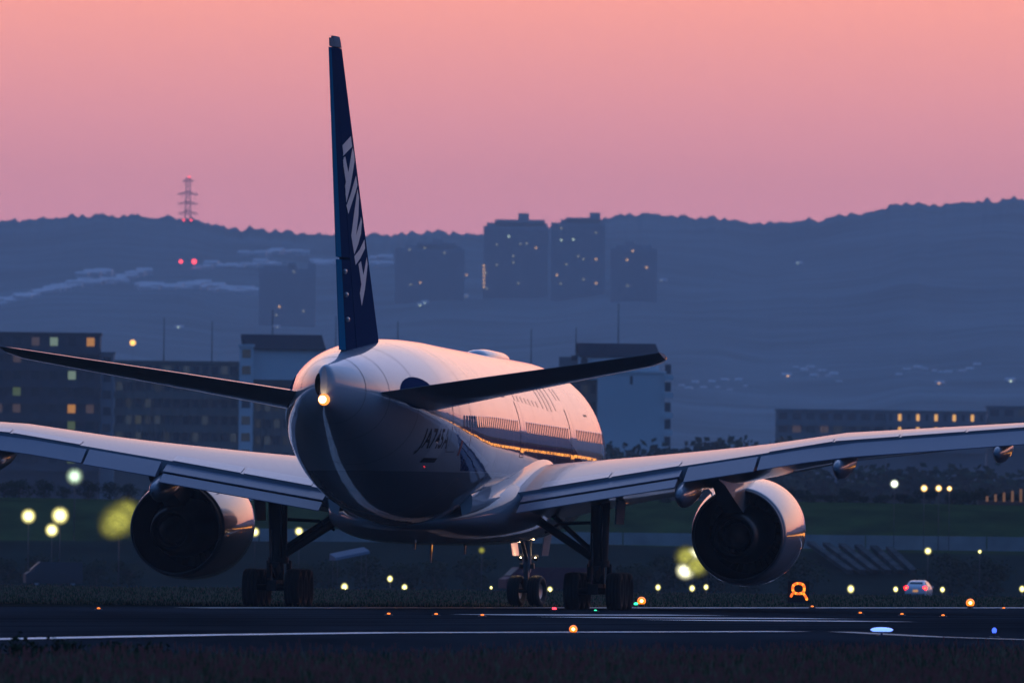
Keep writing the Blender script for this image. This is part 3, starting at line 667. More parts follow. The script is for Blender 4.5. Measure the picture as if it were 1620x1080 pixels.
b = MB(); b.tube(S(5.9, -.3, .55), S(5.9, .3, .55), .08); b.tube(S(5.9, 0, .55), S(5.9, 0, 1.3), .11); b.tube(S(5.9, 0, 1.2), S(5.9, 0, 2.6), .15, .17); b.tube(S(5.9, -.26, 1.42), S(5.9, .26, 1.42), .10)
b.tube(S(5.9, 0, 1.6), S(8.0, 0, 2.5), .07); b.box(S(6.1, 0, 1.1), (.16, .2, .35))
b.build('strut', steel, gr, sharp=40)
for sd in (1, -1):
    MB().hexa([S(4.0, sd * .50, 1.78), S(6.0, sd * .50, 1.78), S(6.0, sd * .54, 1.78), S(4.0, sd * .54, 1.78), S(4.0, sd * .62, 2.62), S(6.1, sd * .62, 2.62), S(6.1, sd * .66, 2.62), S(4.0, sd * .66, 2.62)]).build('gear_door', white_p, gr)
    lh = MB().lathe([(0, .02), (.02, .11), (.10, .12)], S(5.60, sd * .26, 1.72), 'y', 16).build('lamp_housing', steel, gr)
    MB().ball(S(5.45, sd * .26, 1.72), .10, sc=(1, .5, 1)).build('taxi_lamp', E_taxi, gr)
    ll = bpy.data.lights.new('taxi_light', 'POINT'); ll.energy = 15; ll.color = (1, .62, .3); ll.shadow_soft_size = .1
    lo_ = bpy.data.objects.new('taxi_light', ll); col.objects.link(lo_); lo_.parent = gr; lo_.location = S(5.25, sd * .26, 1.75)
# ------------------------------------------------------------------ embankment and ground dressing beyond the apron
grass_bank = mat('bank_grass', (.030, .050, .016), .95, spec=0, noise=(.25, .5))
eb = MB(); xs_ = [-900 + 30 * i for i in range(61)]
prof = [(1628, -2.4), (1634, -1.6), (1650, 1.67), (1658, 1.75), (1659, 1.75), (1672, 5.0), (1680, 5.55), (1716, 5.7), (1900, 5.4), (1960, -2.5)]
rr_ = random.Random(11)
for k, (d, z) in enumerate(prof):
    for x in xs_: eb.v.append((x, d + rr_.uniform(-1.2, 1.2) * (k not in (3, 4)), z + (.35 * math.sin(x * .05 + k) if 1 < k < 8 and k not in (3, 4) else 0)))
for j in range(len(prof) - 1):
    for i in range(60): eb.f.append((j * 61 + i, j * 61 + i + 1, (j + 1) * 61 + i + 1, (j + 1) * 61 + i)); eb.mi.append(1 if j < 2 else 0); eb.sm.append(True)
bank = eb.build('embankment', [grass_bank, mat('bank_dark_grass', (.014, .022, .018), .95, spec=0, noise=(.2, .4))]); bank['kind'] = 'structure'  # lower slope gets the darker ground colour
w_ = empty('retaining_wall', at(1400, 852, 1657.6), 0, 'long pale concrete retaining wall halfway up the grass bank on the right', 'wall')
w_.location.z = 1.75
for k in range(11):
    MB().box((-60 + 10.6 * k, 0, .62), (10.5, .4, 1.24)).build('wall_panel', conc, w_)
for k in range(6):        # slanting concrete ribs on the bank
    a = at(1282 + k * 25, 862 + k * 1.5, 1648); b = at(1345 + k * 20, 907, 1639)
    if k == 0: rb_ = empty('slope_ribs', (a + b) / 2, 0, 'row of slanting pale concrete ribs on the bank right of the engine', 'slope ribs')
    c0 = rb_.location; n = Vector((.3, 0, 0)); up = Vector((0, -.3, .35))
    a = a - c0; b = b - c0
    MB().hexa([a - n, b - n, b + n, a + n, a - n + up, b - n + up, b + n + up, a + n + up]).build('rib', mat('weathered_concrete', (.075, .075, .075), .9, spec=0, noise=(.7, .5)), rb_)

# ------------------------------------------------------------------ trees
def leafmat(n, c): return mat(n, c, .9, spec=0, noise=(.35, .4))
LM = [leafmat('leaf_dark', (.018, .030, .016)), leafmat('leaf_green', (.028, .042, .018))]
def crown_mesh(seed, hgt, wd, n=1300, zr=(.40, .84)):
    r = random.Random(seed); q = MB(); lobes = []
    for k in range(11):
        a = r.uniform(0, 6.28); rad = r.uniform(0, .34) * wd; lobes.append((Vector((math.cos(a) * rad, math.sin(a) * rad, hgt * r.uniform(*zr))), wd * r.uniform(.13, .25)))
    for k in range(n):
        c, rr = lobes[k % 11]; v = Vector((r.gauss(0, 1), r.gauss(0, 1), r.gauss(0, .8)))
        v = v.normalized() * rr * r.uniform(.55, 1.08); p = c + v
        s = r.uniform(.16, .38) * hgt / 9; ax = Vector((r.gauss(0, 1), r.gauss(0, 1), r.gauss(0, 1))).normalized(); b = ax.orthogonal().normalized() * s; c2 = ax.cross(b)
        q.add([p - b, p + c2 * .7, p + b, p - c2 * .7], [(0, 1, 2, 3)])
    me = bpy.data.meshes.new('crown'); me.from_pydata(q.v, [], q.f); me.update(); return me
def trunk_mesh(seed, hgt):
    r = random.Random(seed + 50); q = MB().tube((0, 0, -.4), (0, 0, hgt * .45), hgt * .030, hgt * .016, 8)
    for k in range(6):
        a = k * 1.1 + r.random(); q.tube((0, 0, hgt * (.28 + .03 * k)), (math.cos(a) * hgt * .2, math.sin(a) * hgt * .2, hgt * (.52 + .04 * k)), hgt * .011, hgt * .004, 6)
    return q.mesh('trunk')
TV = []
for k, (h, w2) in enumerate(((9, 8.5), (8, 10), (11, 8), (7, 9))):
    c = crown_mesh(k, h, w2, 1500 if k % 2 else 1300, (.12, .82) if k % 2 else (.36, .84)); c.materials.append(LM[k % 2]); t_ = trunk_mesh(k, h); t_.materials.append(bark); TV.append((c, t_, h))
def tree(px, top, d, gz_, kind, label, group='trees along the far bank', wide=1.0):
    p = at(px, 800, d); zt = at(px, top, d).z; c, t_, h = TV[kind]
    k = (zt - gz_) / (h * 1.0)
    o = empty('tree', (p.x, d, gz_), random.uniform(0, 6), label, 'tree', group); o.scale = (k * wide, k * wide, k)
    link('crown', c, o); link('trunk', t_, o); return o
spots = []
rs_ = random.Random(17)
for px in list(range(-30, 262, 33)) + list(range(420, 800, 38)) + [985, 1015, 1050]:
    spots.append((px + rs_.uniform(-6, 6), lerp(px, [0, 240, 420, 800, 1050], [757, 768, 802, 815, 778]) + rs_.uniform(-7, 7), 1690 + rs_.uniform(-6, 8), 5.5, 1 if rs_.random() < .5 else 3, 1.5, 'near'))
for px in range(1270, 1640, 34):
    spots.append((px + rs_.uniform(-8, 8), 738 + rs_.uniform(-6, 6), 3000, -2.2, rs_.choice((0, 1, 3)), 1.5, 'back'))
for px, top, kd, wd in [(1085, 692, 0, 1.3), (1120, 688, 1, 1.3), (1165, 696, 3, 1.3), (1205, 690, 0, 1.2), (1245, 704, 1, 1.2), (975, 695, 1, 1.4), (1030, 700, 3, 1.4), (940, 700, 0, 1.3)]:
    spots.append((px, top, 3250, -2.2, kd, wd * .9, 'far'))
for px in list(range(20, 250, 46)) + list(range(470, 800, 55)) + list(range(1000, 1620, 62)):
    if not 1270 < px < 1440: spots.append((px + rs_.uniform(-12, 12), 884 + rs_.uniform(-10, 8), 1626, -2.2, 1 if rs_.random() < .5 else 3, 1.4, 'foot'))
for i in range(15):
    spots.append((1260 + i * 27 + random.uniform(-8, 8), 778 + random.uniform(-8, 9), 1690 + random.uniform(-5, 9), 5.5, i % 4, 1.6, 'hedge'))
spots.sort(key=lambda q: (q[6], q[0])); cnt = {}
ordn = (['first', 'second', 'third', 'fourth', 'fifth', 'sixth', 'seventh', 'eighth', 'ninth', 'tenth', 'eleventh', 'twelfth', 'thirteenth', 'fourteenth', 'fifteenth', 'sixteenth', 'seventeenth', 'eighteenth', 'nineteenth', 'twentieth'] + ['twenty-' + q for q in ('first', 'second', 'third', 'fourth', 'fifth', 'sixth', 'seventh', 'eighth', 'ninth')])
for px, top, d, g_, kd, wd, kk in spots:
    i = cnt.get(kk, 0); cnt[kk] = i + 1
    lb = {'near': 'dark bushy tree on the far bank, %s from the left behind the airliner', 'far': 'hazy rounded tree beside the pale gabled block, %s from the left', 'foot': 'low dark bush at the foot of the far bank, %s from the left', 'hedge': 'low dark tree on top of the right-hand bank, %s from the left', 'back': 'hazy dark tree in the belt behind the right-hand bank, %s from the left'}[kk] % ordn[i]
    tree(px, top, d, g_, kd, lb, {'near': 'trees on the far bank', 'far': 'hazy trees by the apartment blocks', 'foot': 'bushes at the foot of the bank', 'hedge': 'low trees on the right-hand bank', 'back': 'hazy tree belt behind the right-hand bank'}[kk], wd)

# ------------------------------------------------------------------ grass
def blades(name, n, area, hmin, hmax, wd, mts, label, seed, heads=0):
    r = random.Random(seed); vs = []; fs = []; mi = []
    for k in range(n):
        p = area(r)
        if p is None: continue
        x, y, zb = p; patch_ = .5 + .5 * math.sin(x * .9 + 2 * math.sin(y * .11)) * math.sin(y * .19 + x * .23)
        h = r.uniform(hmin, hmax) * (.65 + .5 * patch_); w2 = r.uniform(.6, 1.3) * wd; dx, dy = r.gauss(0, .16) * h, r.gauss(0, .16) * h; b = len(vs)
        vs += [(x - w2, y, zb - .02), (x + w2, y, zb - .02), (x + dx * .5 + w2 * .6, y + dy * .5, zb + h * .6), (x + dx * .5 - w2 * .6, y + dy * .5, zb + h * .6), (x + dx, y + dy, zb + h)]
        c = 0 if r.random() < .55 else 1
        fs += [(b, b + 1, b + 2, b + 3), (b + 3, b + 2, b + 4)]; mi += [c, c]
        if heads and r.random() < heads:
            b = len(vs); hx, hy = x + dx, y + dy; hh = h * .28
            vs += [(hx - wd * 1.3, hy, zb + h - hh * .5), (hx + wd * 1.3, hy, zb + h - hh * .5), (hx + wd * .9, hy, zb + h + hh * .5), (hx - wd * .9, hy, zb + h + hh * .5)]; fs.append((b, b + 1, b + 2, b + 3)); mi.append(2)
    me = bpy.data.meshes.new(name); me.from_pydata(vs, [], fs); me.polygons.foreach_set('material_index', mi); me.update()
    o = link(name, me, None, mts); tag(o, label, None, None, 'stuff'); return o
GA = mat('grass_green', (.055, .070, .026), .85, spec=0); GB = mat('grass_straw', (.30, .20, .12), .85, spec=0); GC = mat('sorrel_red', (.34, .10, .085), .85, spec=0)
edge_n = P0 + NR * (WID + 36)
def near_area(r):
    y = 280 + 135 * r.random() ** 1.2; x = r.uniform(-.034, .034) * y * 1.15 - .5
    q = Vector((x, y, 0)) - edge_n
    if q.dot(NR) < 1.0 + 1.2 * math.sin(y * .3) : return None
    return x, y, 0
blades('grass_verge', 70000, near_area, .12, .36, .011, [GA, GB, GC], 'tall unmown grass with reddish sorrel heads in the foreground', 21, .22)
def far_area(r):
    y = r.uniform(640, 852); x = r.uniform(-.030, .030) * y * 1.3
    if (Vector((x, y, 0)) - P0).dot(NR) > -.4: return None
    return x, y, 0 if y < 840 else -.02
blades('grass_strip', 60000, far_area, .05, .15, .018, [GB, GA, GC], 'dry brown grass strip on the far side of the runway', 22, .05)
r_ = random.Random(4)
for k, (px, py, sz) in enumerate(((35, 1040, .40), (105, 1036, .32), (180, 1038, .28), (240, 1040, .28))):
    p = ground(px, py); o = empty('weed', p, 0, 'dark leafy weed at the runway edge, %s from the left corner' % ordn[k], 'plant', 'weeds at the runway edge')
    q = MB()
    for i in range(260):
        v = Vector((r_.gauss(0, .5), r_.gauss(0, .4), abs(r_.gauss(.3, .3)))) * sz; s = .05; ax = Vector((r_.gauss(0, 1), r_.gauss(0, 1), r_.gauss(0, 1))).normalized(); b = ax.orthogonal() * s; c = ax.cross(b)
        q.add([v - b, v + c * .6, v + b, v - c * .6], [(0, 1, 2, 3)])
    me = bpy.data.meshes.new('foliage'); me.from_pydata(q.v, [], q.f); link('foliage', me, o, LM[1])
    MB().tube((0, 0, -.02), (0, 0, sz * .5), .012, .006, 6).build('stem', bark, o)

# ------------------------------------------------------------------ runway and taxiway lights
def low_light(px, py, em, rad, name, label, cat, group, hgt=.30, base=None, flat=1.0, gp=None):
    d = (ground(px, gp) if gp else ground(px, py + hgt * 48)).y
    p = at(px, py, d); zc2 = max(p.z, rad * flat + .01)
    o = empty(name, (p.x, d, 0), 0, label, cat, group)
    MB().tube((0, 0, .006), (0, 0, .035), .14, .11, 14).build('base', lamp_body, o)
    MB().tube((0, 0, .03), (0, 0, max(.04, zc2 - rad * flat * .8)), .028, .028, 8).build('stem', lamp_body, o)
    MB().lathe([(-rad * flat * 1.05, rad * .35), (-rad * flat * .85, rad * .95), (-rad * flat * .72, rad * .96)], (0, 0, zc2), 'z', 16).build('collar', lamp_body, o)
    ln = MB().ball((0, 0, zc2), rad, 14, 9, sc=(1, 1, flat)).build('lens', em, o)
    if rad > .09 and em is E_amber: MB().ball((0, -rad * .68, zc2), rad * .45, 12, 8).build('bulb', E_core, ln)
    return o
GE = 'elevated runway edge lights'
low_light(907, 994.5, E_amber, .10, 'runway_light', 'bright amber light on a short post beside the near white line', 'runway light', GE, gp=1002)
low_light(1015, 950, E_amber, .15, 'runway_light', 'large amber light just right of the right-hand main wheels', 'runway light', GE, gp=959)
low_light(1535, 953, E_amber, .155, 'runway_light', 'large amber light on the far runway edge near the white car', 'runway light', GE, gp=962)
GI = 'small inset amber lights on the runway'
for px, py, lb in ((156, 961.5, 'small amber runway light alone at the far left'), (615, 970, 'small amber runway light under the tail, first from the left'), (690, 970.5, 'small amber runway light under the tail, second from the left'), (763, 972, 'small amber runway light at the start of the white stripes'), (980, 957.5, 'small amber runway light seen between the right-hand main wheels'),
                   (1285, 958.5, 'small amber runway light beside the letter sign'), (1361, 968.5, 'small amber runway light right of the sign, first of three'), (1427, 970.5, 'small amber runway light right of the sign, second of three'), (1492, 972.5, 'small amber runway light right of the sign, third of three'), (1588, 961, 'small amber runway light at the far right edge')):
    low_light(px, py, E_amber, .055, 'inset_light', lb, 'runway light', GI, .03, flat=.5, gp=py + 3)
low_light(877, 962, E_red, .075, 'inset_light', 'small red runway light left of the right-hand main wheels', 'runway light', None, .03, flat=.6, gp=965)
low_light(1006, 954.5, E_green, .075, 'inset_light', 'small green runway light beside the large amber light', 'runway light', None, .05, flat=.7, gp=960)
low_light(942, 965, E_green, .045, 'inset_light', 'tiny green runway light below the right-hand main wheels', 'runway light', None, .03, flat=.6, gp=967)
low_light(1395, 995.5, E_blue, .29, 'taxiway_light', 'wide flat blue-white taxiway light at the lower right', 'taxiway light', None, .25, flat=.22, gp=1006)
low_light(1573, 997, emit('deep_blue_lamp', (.05, .12, 1), 2.2), .06, 'taxiway_light', 'small dark blue taxiway light at the right edge', 'taxiway light', None, .2, flat=1.3, gp=1008)

# lamps on posts across the apron and along the bank
def lamp(px, py, d, gz_, rad, em, label, group, name='lamp_post', el=1.0):
    p = at(px, py, d); o = empty(name, (p.x, d, gz_), 0, label, 'lamp', group); h = p.z - gz_
    MB().tube((0, .12, -.1), (0, .12, h + rad * el), max(.03, rad * .05), None, 8).build('post', lamp_body, o)
    MB().tube((0, .16 + rad * .3, h), (0, .06 + rad * .3, h), rad * .6, rad * .6, 16).build('lamp_head', lamp_body, o)
    ln = MB().ball((0, 0, 0), rad, 16, 11, sc=(1, .35, el)).build('lens', em, o); ln.location = (0, 0, h)
    return o
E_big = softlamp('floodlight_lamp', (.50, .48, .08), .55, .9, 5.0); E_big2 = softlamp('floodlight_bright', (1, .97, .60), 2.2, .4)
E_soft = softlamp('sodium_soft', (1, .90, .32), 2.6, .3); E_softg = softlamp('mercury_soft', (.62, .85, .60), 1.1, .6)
GP = 'yellow lamps in a row along the apron'
row = [(545, 928, .17, 'right of the left-hand wheels'), (617, 915, .14, 'above the row under the tail'), (640, 928.5, .14, 'under the tail'), (777, 929, .07, 'left of the nose wheels'), (870, 932, .13, 'right of the nose wheels'), (1041, 928.5, .13, 'below the two-part floodlight on its left'), (1095, 930, .14, 'under the left rim of the right engine'), (1117, 928, .12, 'directly under the right engine'), (1346, 931, .17, 'between the letter sign and the car'), (1417, 931.5, .12, 'touching the left side of the car'), (1491, 932, .12, 'just right of the car'), (1617, 931, .14, 'at the right edge of the picture')]
for k, (px, py, rd, wh) in enumerate(row):
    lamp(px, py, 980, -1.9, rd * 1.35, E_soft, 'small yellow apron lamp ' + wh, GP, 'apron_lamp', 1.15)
far = [(45, 816, 1.15, E_soft, 'leftmost of three bright yellow lamps at the left edge'), (95, 815, 1.35, E_soft, 'upper right of three bright yellow lamps at the left edge'), (82, 838, 1.05, E_soft, 'lowest of three bright yellow lamps at the left edge'), (118, 753, 1.4, E_softg, 'pale green lamp under the left wing flap'),
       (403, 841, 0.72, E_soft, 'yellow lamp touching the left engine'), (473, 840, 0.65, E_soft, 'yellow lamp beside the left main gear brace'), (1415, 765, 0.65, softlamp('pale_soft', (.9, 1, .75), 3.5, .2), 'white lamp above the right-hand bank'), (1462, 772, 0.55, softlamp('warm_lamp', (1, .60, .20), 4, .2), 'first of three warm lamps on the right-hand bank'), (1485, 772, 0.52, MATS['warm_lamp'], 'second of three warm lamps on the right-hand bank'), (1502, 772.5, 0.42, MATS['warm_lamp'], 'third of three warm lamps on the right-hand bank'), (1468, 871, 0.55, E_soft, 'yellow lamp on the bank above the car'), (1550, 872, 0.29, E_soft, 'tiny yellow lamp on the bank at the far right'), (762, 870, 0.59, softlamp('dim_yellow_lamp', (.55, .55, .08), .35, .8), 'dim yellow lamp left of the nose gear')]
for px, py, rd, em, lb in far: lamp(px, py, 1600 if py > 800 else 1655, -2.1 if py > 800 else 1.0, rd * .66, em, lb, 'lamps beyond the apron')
def flood(px, py, d, spots_, lb):
    p = at(px, py, d); o = empty('floodlight', (p.x, d, -2.1), 0, lb, 'floodlight', 'floodlights blurred by jet exhaust'); h = p.z + 2.1
    MB().tube((0, .5, -.1), (0, .5, h), .06, .05, 8).build('mast', lamp_body, o); MB().box((0, .42, h), (1.3, .1, .9)).build('bracket', lamp_body, o)
    for x, z, r2, em in spots_: 
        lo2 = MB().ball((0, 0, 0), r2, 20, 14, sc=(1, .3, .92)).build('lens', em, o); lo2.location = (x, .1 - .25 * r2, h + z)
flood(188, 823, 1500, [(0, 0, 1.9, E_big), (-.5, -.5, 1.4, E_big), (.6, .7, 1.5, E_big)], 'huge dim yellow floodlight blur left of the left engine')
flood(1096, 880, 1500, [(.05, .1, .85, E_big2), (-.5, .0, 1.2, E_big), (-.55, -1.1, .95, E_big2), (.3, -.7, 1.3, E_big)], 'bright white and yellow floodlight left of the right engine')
lamp(210, 542, 6000, -2.1, .9, emit('orange_far', (1, .5, .1), 2.6), 'single orange lamp in the haze above the left stabilizer', 'hillside lamps')

# ------------------------------------------------------------------ letter sign and car
sp_ = ground(1263, 957.5); sg = empty('airfield_sign', (sp_.x, sp_.y, 0), 0, 'black square airfield sign with a glowing orange letter R', 'sign')
MB().box((0, .06, .52), (.80, .12, .86)).build('panel', mat('sign_black', (.012, .008, .010), .5), sg)
MB().box((0, -.006, .93), (.84, .02, .05)).box((0, -.006, .11), (.84, .02, .05)).build('frame', lamp_body, sg)
for x in (-.28, .28): MB().tube((x, .06, 0), (x, .06, .12), .025).build('leg', lamp_body, sg)
pts = []
for k in range(22):
    a = math.pi * 2 * k / 22; pts.append((.215 * math.copysign(abs(math.cos(a)) ** .8, math.cos(a)), .64 + .19 * math.copysign(abs(math.sin(a)) ** .8, math.sin(a))))
pts += [(-.24, .42), (-.27, .36), (.20, .44), (.25, .37), (.29, .30), (.31, .25)]
ld = MB(); ld2 = MB()
lr_ = empty('letter', (0, 0, 0)); lr_.parent = sg
bq = MB().ball((0, 0, 0), .052, 10, 6, sc=(1, .4, 1)).mesh('bulb'); bq2 = bq.copy(); bq.materials.append(emit('sign_led', (1, .14, .01), 1.7)); bq2.materials.append(emit('sign_led_bright', (1, .30, .02), 2.0))
for k, (x, z) in enumerate(pts): o = link('bulb', bq if k % 3 else bq2, lr_); o.location = (x, -.02, z)

cp = at(1456, 940, 1500)
car = empty('car', (cp.x - .1, 1500, -2.06), R(-9), 'white hatchback with red tail lamps lit driving away beyond the grass strip', 'car')
rdz = sheet('service_road', [(-300, 1480), (300, 1480), (300, 1530), (-300, 1530)], asphalt, -2.07)
carw = mat('car_white', (.80, .80, .82), .3, coat=.6)
def csec(y, wb, wt, z0, z1_, zw):
    # lower body width wb, shoulder zw
    return [Vector(p) for p in ((-wb * .94, y, z0), (-wb, y, z0 + .15), (-wb, y, zw - .08), (-wb * .96, y, zw), (-wt, y, z1_ - .05), (-wt * .85, y, z1_), (wt * .85, y, z1_), (wt, y, z1_ - .05), (wb * .96, y, zw), (wb, y, zw - .08), (wb, y, z0 + .15), (wb * .94, y, z0))]
MB().loft([csec(*q) for q in ((-2.18, .72, .66, .42, .86, .80), (-2.12, .82, .72, .25, .98, .90), (-1.95, .86, .70, .22, 1.12, .94), (-1.55, .875, .60, .2, 1.38, .95), (-1.0, .88, .60, .2, 1.47, .94), (-.2, .88, .61, .2, 1.49, .93), (.5, .88, .60, .2, 1.40, .92), (1.2, .87, .66, .2, 1.04, .90), (1.8, .84, .70, .22, .92, .82), (2.15, .74, .60, .3, .72, .66))]).build('body', carw, car, sharp=35)
MB().hexa([Vector(p) for p in ((-.60, -2.06, 1.0), (.60, -2.06, 1.0), (.60, -2.0, 1.0), (-.60, -2.0, 1.0), (-.50, -1.66, 1.36), (.50, -1.66, 1.36), (.50, -1.60, 1.36), (-.50, -1.60, 1.36))]).build('rear_window', glass_m, car)
for sd in (1, -1):
    MB().hexa([Vector(p) for p in ((sd * .80, -1.5, .97), (sd * .80, .9, .97), (sd * .865, .9, .97), (sd * .865, -1.5, .97), (sd * .58, -1.2, 1.36), (sd * .58, .4, 1.36), (sd * .66, .4, 1.36), (sd * .66, -1.2, 1.36))]).build('side_window', glass_m, car)
    MB().ball((sd * .74, -2.12, .88), .19, 12, 8, sc=(1, .35, .9)).build('tail_lamp', emit('car_red', (1, .015, .02), 6), car)
    MB().ball((sd * .74, -2.165, .88), .06, 10, 6, sc=(1, .4, 1)).build('brake_lamp', emit('car_orange', (1, .45, .05), 5), car)
    MB().box((sd * .98, .62, .98), (.16, .12, .13)).build('mirror', carw, car)
    for y in (-1.35, 1.35):
        o = link('wheel', wl, car); o.scale = (.42, .49, .49); o.location = (sd * .78, y, .31)
MB().box((0, -2.19, .66), (.40, .02, .18)).build('number_plate', emit('plate_lit', (1, .50, .18), .5), car)
MB().box((0, -2.16, .34), (1.5, .1, .2)).build('bumper', mat('bumper_grey', (.2, .2, .22), .5), car)

# ------------------------------------------------------------------ apartment blocks beyond the apron
DB = 3400.0; PXM = F / DB
wall_a = mat('block_wall_grey', (.16, .17, .19), .85, noise=(.06, .2)); wall_b = mat('block_wall_tan', (.17, .15, .13), .85, noise=(.06, .25)); wall_w = mat('block_wall_white', (.72, .74, .76), .8, noise=(.05, .12))
roof_m = mat('roof_slate', (.022, .026, .038), .9, spec=0); dimg = mat('window_glass', (.03, .035, .05), .25)
wq = MB().box((0, 0, 0), (1, .12, 1)).mesh('window')
WMES = {}
def winmesh(m):
    if m.name not in WMES: me = wq.copy(); me.materials.append(m); WMES[m.name] = me
    return WMES[m.name]
def block(px0, px1, top, d, wall, floors, bays, label, name='apartment_block', depth=12, lit={}, slab=True, winw=.62, pal=None, group='apartment blocks beyond the airfield', slabm=None):
    a, b = at(px0, top, d), at(px1, top, d); cx = (a.x + b.x) / 2; wd = b.x - a.x; zt = (a.z + b.z) / 2
    o = empty(name, (cx, d, -2.3), 0, label, 'building', group); H = zt + 2.3
    MB().box((0, depth / 2, H / 2), (wd, depth, H)).build('wall', wall, o)
    MB().box((0, depth / 2, H + .2), (wd + .5, depth + .5, .4)).build('parapet', wall, o)
    fh = 3.0; rng = random.Random(int(px0) + 999)
    for f in range(floors):
        zf = H - fh * (f + 1)
        if slab: MB().box((0, -.75, zf + .12), (wd + .4, 1.5, 1.15)).build('balcony', slabm or wall, o)
        for k in range(bays):
            m = lit.get((f, k)) or (rng.choice(pal) if pal else dimg)
            wob = link('window', winmesh(m), o); wob.location = (-wd / 2 + wd * (k + .5) / bays, -.02, zf + 1.75); wob.scale = (wd / bays * winw, 1, 1.5)
    return o, wd, H
amb = emit('window_amber', (1, .42, .07), .45)
block(-190, 158, 528, DB, mat('block_wall_dark', (.05, .055, .07), .85, noise=(.06, .25)), 8, 12, 'dark balconied apartment block at the left edge with a few lit windows', winw=.42, lit={(0, 8): E_wind, (0, 9): E_winp, (0, 11): amb, (1, 7): E_wind, (2, 10): E_winp, (3, 7): E_wing, (4, 6): E_wind, (4, 7): E_wind, (4, 10): amb, (4, 11): E_wind, (5, 10): E_wing, (7, 10): E_wing})
stw = block(160, 180, 560, DB + 4, mat('stair_wall', (.26, .28, .32), .8, noise=(.05, .15)), 6, 1, 'narrow pale stair tower between the two left-hand apartment blocks', 'stair_tower', 8, slab=False)
dimp = [dimg, dimg, dimg, emit('win_dim_b', (.5, .45, .25), .025), emit('win_dim_c', (.35, .40, .42), .06)]
block(182, 378, 574, DB + 10, wall_b, 6, 13, 'long tan apartment block left of the fuselage', lit={(3, 2): emit('win_dim_d', (.6, .55, .2), .05)}, pal=dimp)
block(402, 520, 580, DB + 12, wall_b, 6, 8, 'tan apartment block directly behind the tail cone', pal=dimp, lit={(2, 4): emit('win_red', (1, .15, .06), .6)})
block(379, 401, 548, DB + 6, wall_w, 7, 1, 'slim white stair tower joining the tan apartment blocks', 'stair_tower', 10, slab=False, pal=[emit('win_dim_e', (.6, .5, .1), .02), dimg])
def gable(px0, px1, ridge_y_, eave_y, base_y, d, label, group='gabled rooftop houses'):
    a, b = at(px0, ridge_y_, d), at(px1, ridge_y_, d); e = at(px0, eave_y, d).z; z0 = at(px0, base_y, d).z; wd = b.x - a.x; hr = a.z - z0; he = e - z0; dp = 9
    o = empty('roof_house', ((a.x + b.x) / 2, d, z0), 0, label, 'building', group); x = wd / 2
    MB().add([(-x, 0, 0), (x, 0, 0), (x, dp, 0), (-x, dp, 0), (-x, 0, he), (x, 0, he), (x, dp, he), (-x, dp, he), (-x, dp / 2, hr), (x, dp / 2, hr)], [(0, 1, 5, 4), (2, 3, 7, 6), (0, 4, 8, 7, 3), (1, 2, 6, 9, 5)]).build('wall', wall_w, o)
    MB().hexa([(-x + .3, -.6, he - .25), (x + .2, -.6, he - .25), (x - .6, dp / 2, hr), (-x - .4, dp / 2, hr), (-x + .3, -.6, he + .05), (x + .2, -.6, he + .05), (x - .6, dp / 2, hr + .35), (-x - .4, dp / 2, hr + .35)]).build('roof', roof_m, o)
    MB().hexa([(-x - .2, dp + .6, he - .25), (x + .2, dp + .6, he - .25), (x - .6, dp / 2 + .02, hr), (-x - .4, dp / 2 + .02, hr), (-x - .2, dp + .6, he + .05), (x + .2, dp + .6, he + .05), (x - .6, dp / 2 + .02, hr + .35), (-x - .4, dp / 2 + .02, hr + .35)]).build('roof', roof_m, o)
    ar = MB().box((-x + 1.1, -.05, he * .42), (1.25, .1, he * .8)); ar.ball((-x + 1.1, -.05, he * .82), .62, 14, 8, sc=(1, .08, 1)); ar.build('arched_vent', roof_m, o)
    return o
gable(384, 514, 531, 551, 600, DB + 8, 'white gabled rooftop house with dark roof left of the tail cone')
gable(915, 1043, 545, 563, 600, DB + 8, 'white gabled rooftop house behind the right stabilizer tip')
o, wd, H = block(946, 1052, 590, DB, wall_w, 1, 1, 'pale windowless end wall of the apartment block right of the fuselage', slab=False, winw=.04)
for yy in (590, 618, 650, 677, 704):
    zz = at(1058, yy, DB).z + 2.3; MB().box((wd / 2 + .7, -.2, zz - .8), (1.6, 2.4, 1.0)).build('balcony', wall_w, o); MB().box((wd / 2 + .55, .6, zz + .7), (1.1, .8, 1.7)).build('window', dimg, o)
block(895, 945, 604, DB + 14, wall_b, 5, 4, 'tan wing of the apartment block beside the nose of the fuselage', pal=dimp)
DC = 4400.0
o, wd, H = block(1228, 1402, 650, DC, wall_a, 3, 8, 'long grey block behind the right wing, dark half', pal=dimp, lit={(1, 1): E_wind, (1, 3): E_wind}, group='low blocks behind the right wing')
lt = emit('window_orange', (1, .50, .12), 1.0)
block(1402, 1560, 652, DC - 4, wall_a, 3, 11, 'long grey block behind the right wing with two rows of orange lights', lit={(f, k): lt for f in (0, 1) for k in (1, 3, 5, 6, 7, 9) if not (f == 0 and k == 6)}, winw=.34, group='low blocks behind the right wing')
block(1562, 1700, 645, DC + 10, wall_a, 3, 6, 'small hazy block at the right edge above the wing', pal=dimp, lit={(1, 2): E_wind}, group='low blocks behind the right wing')
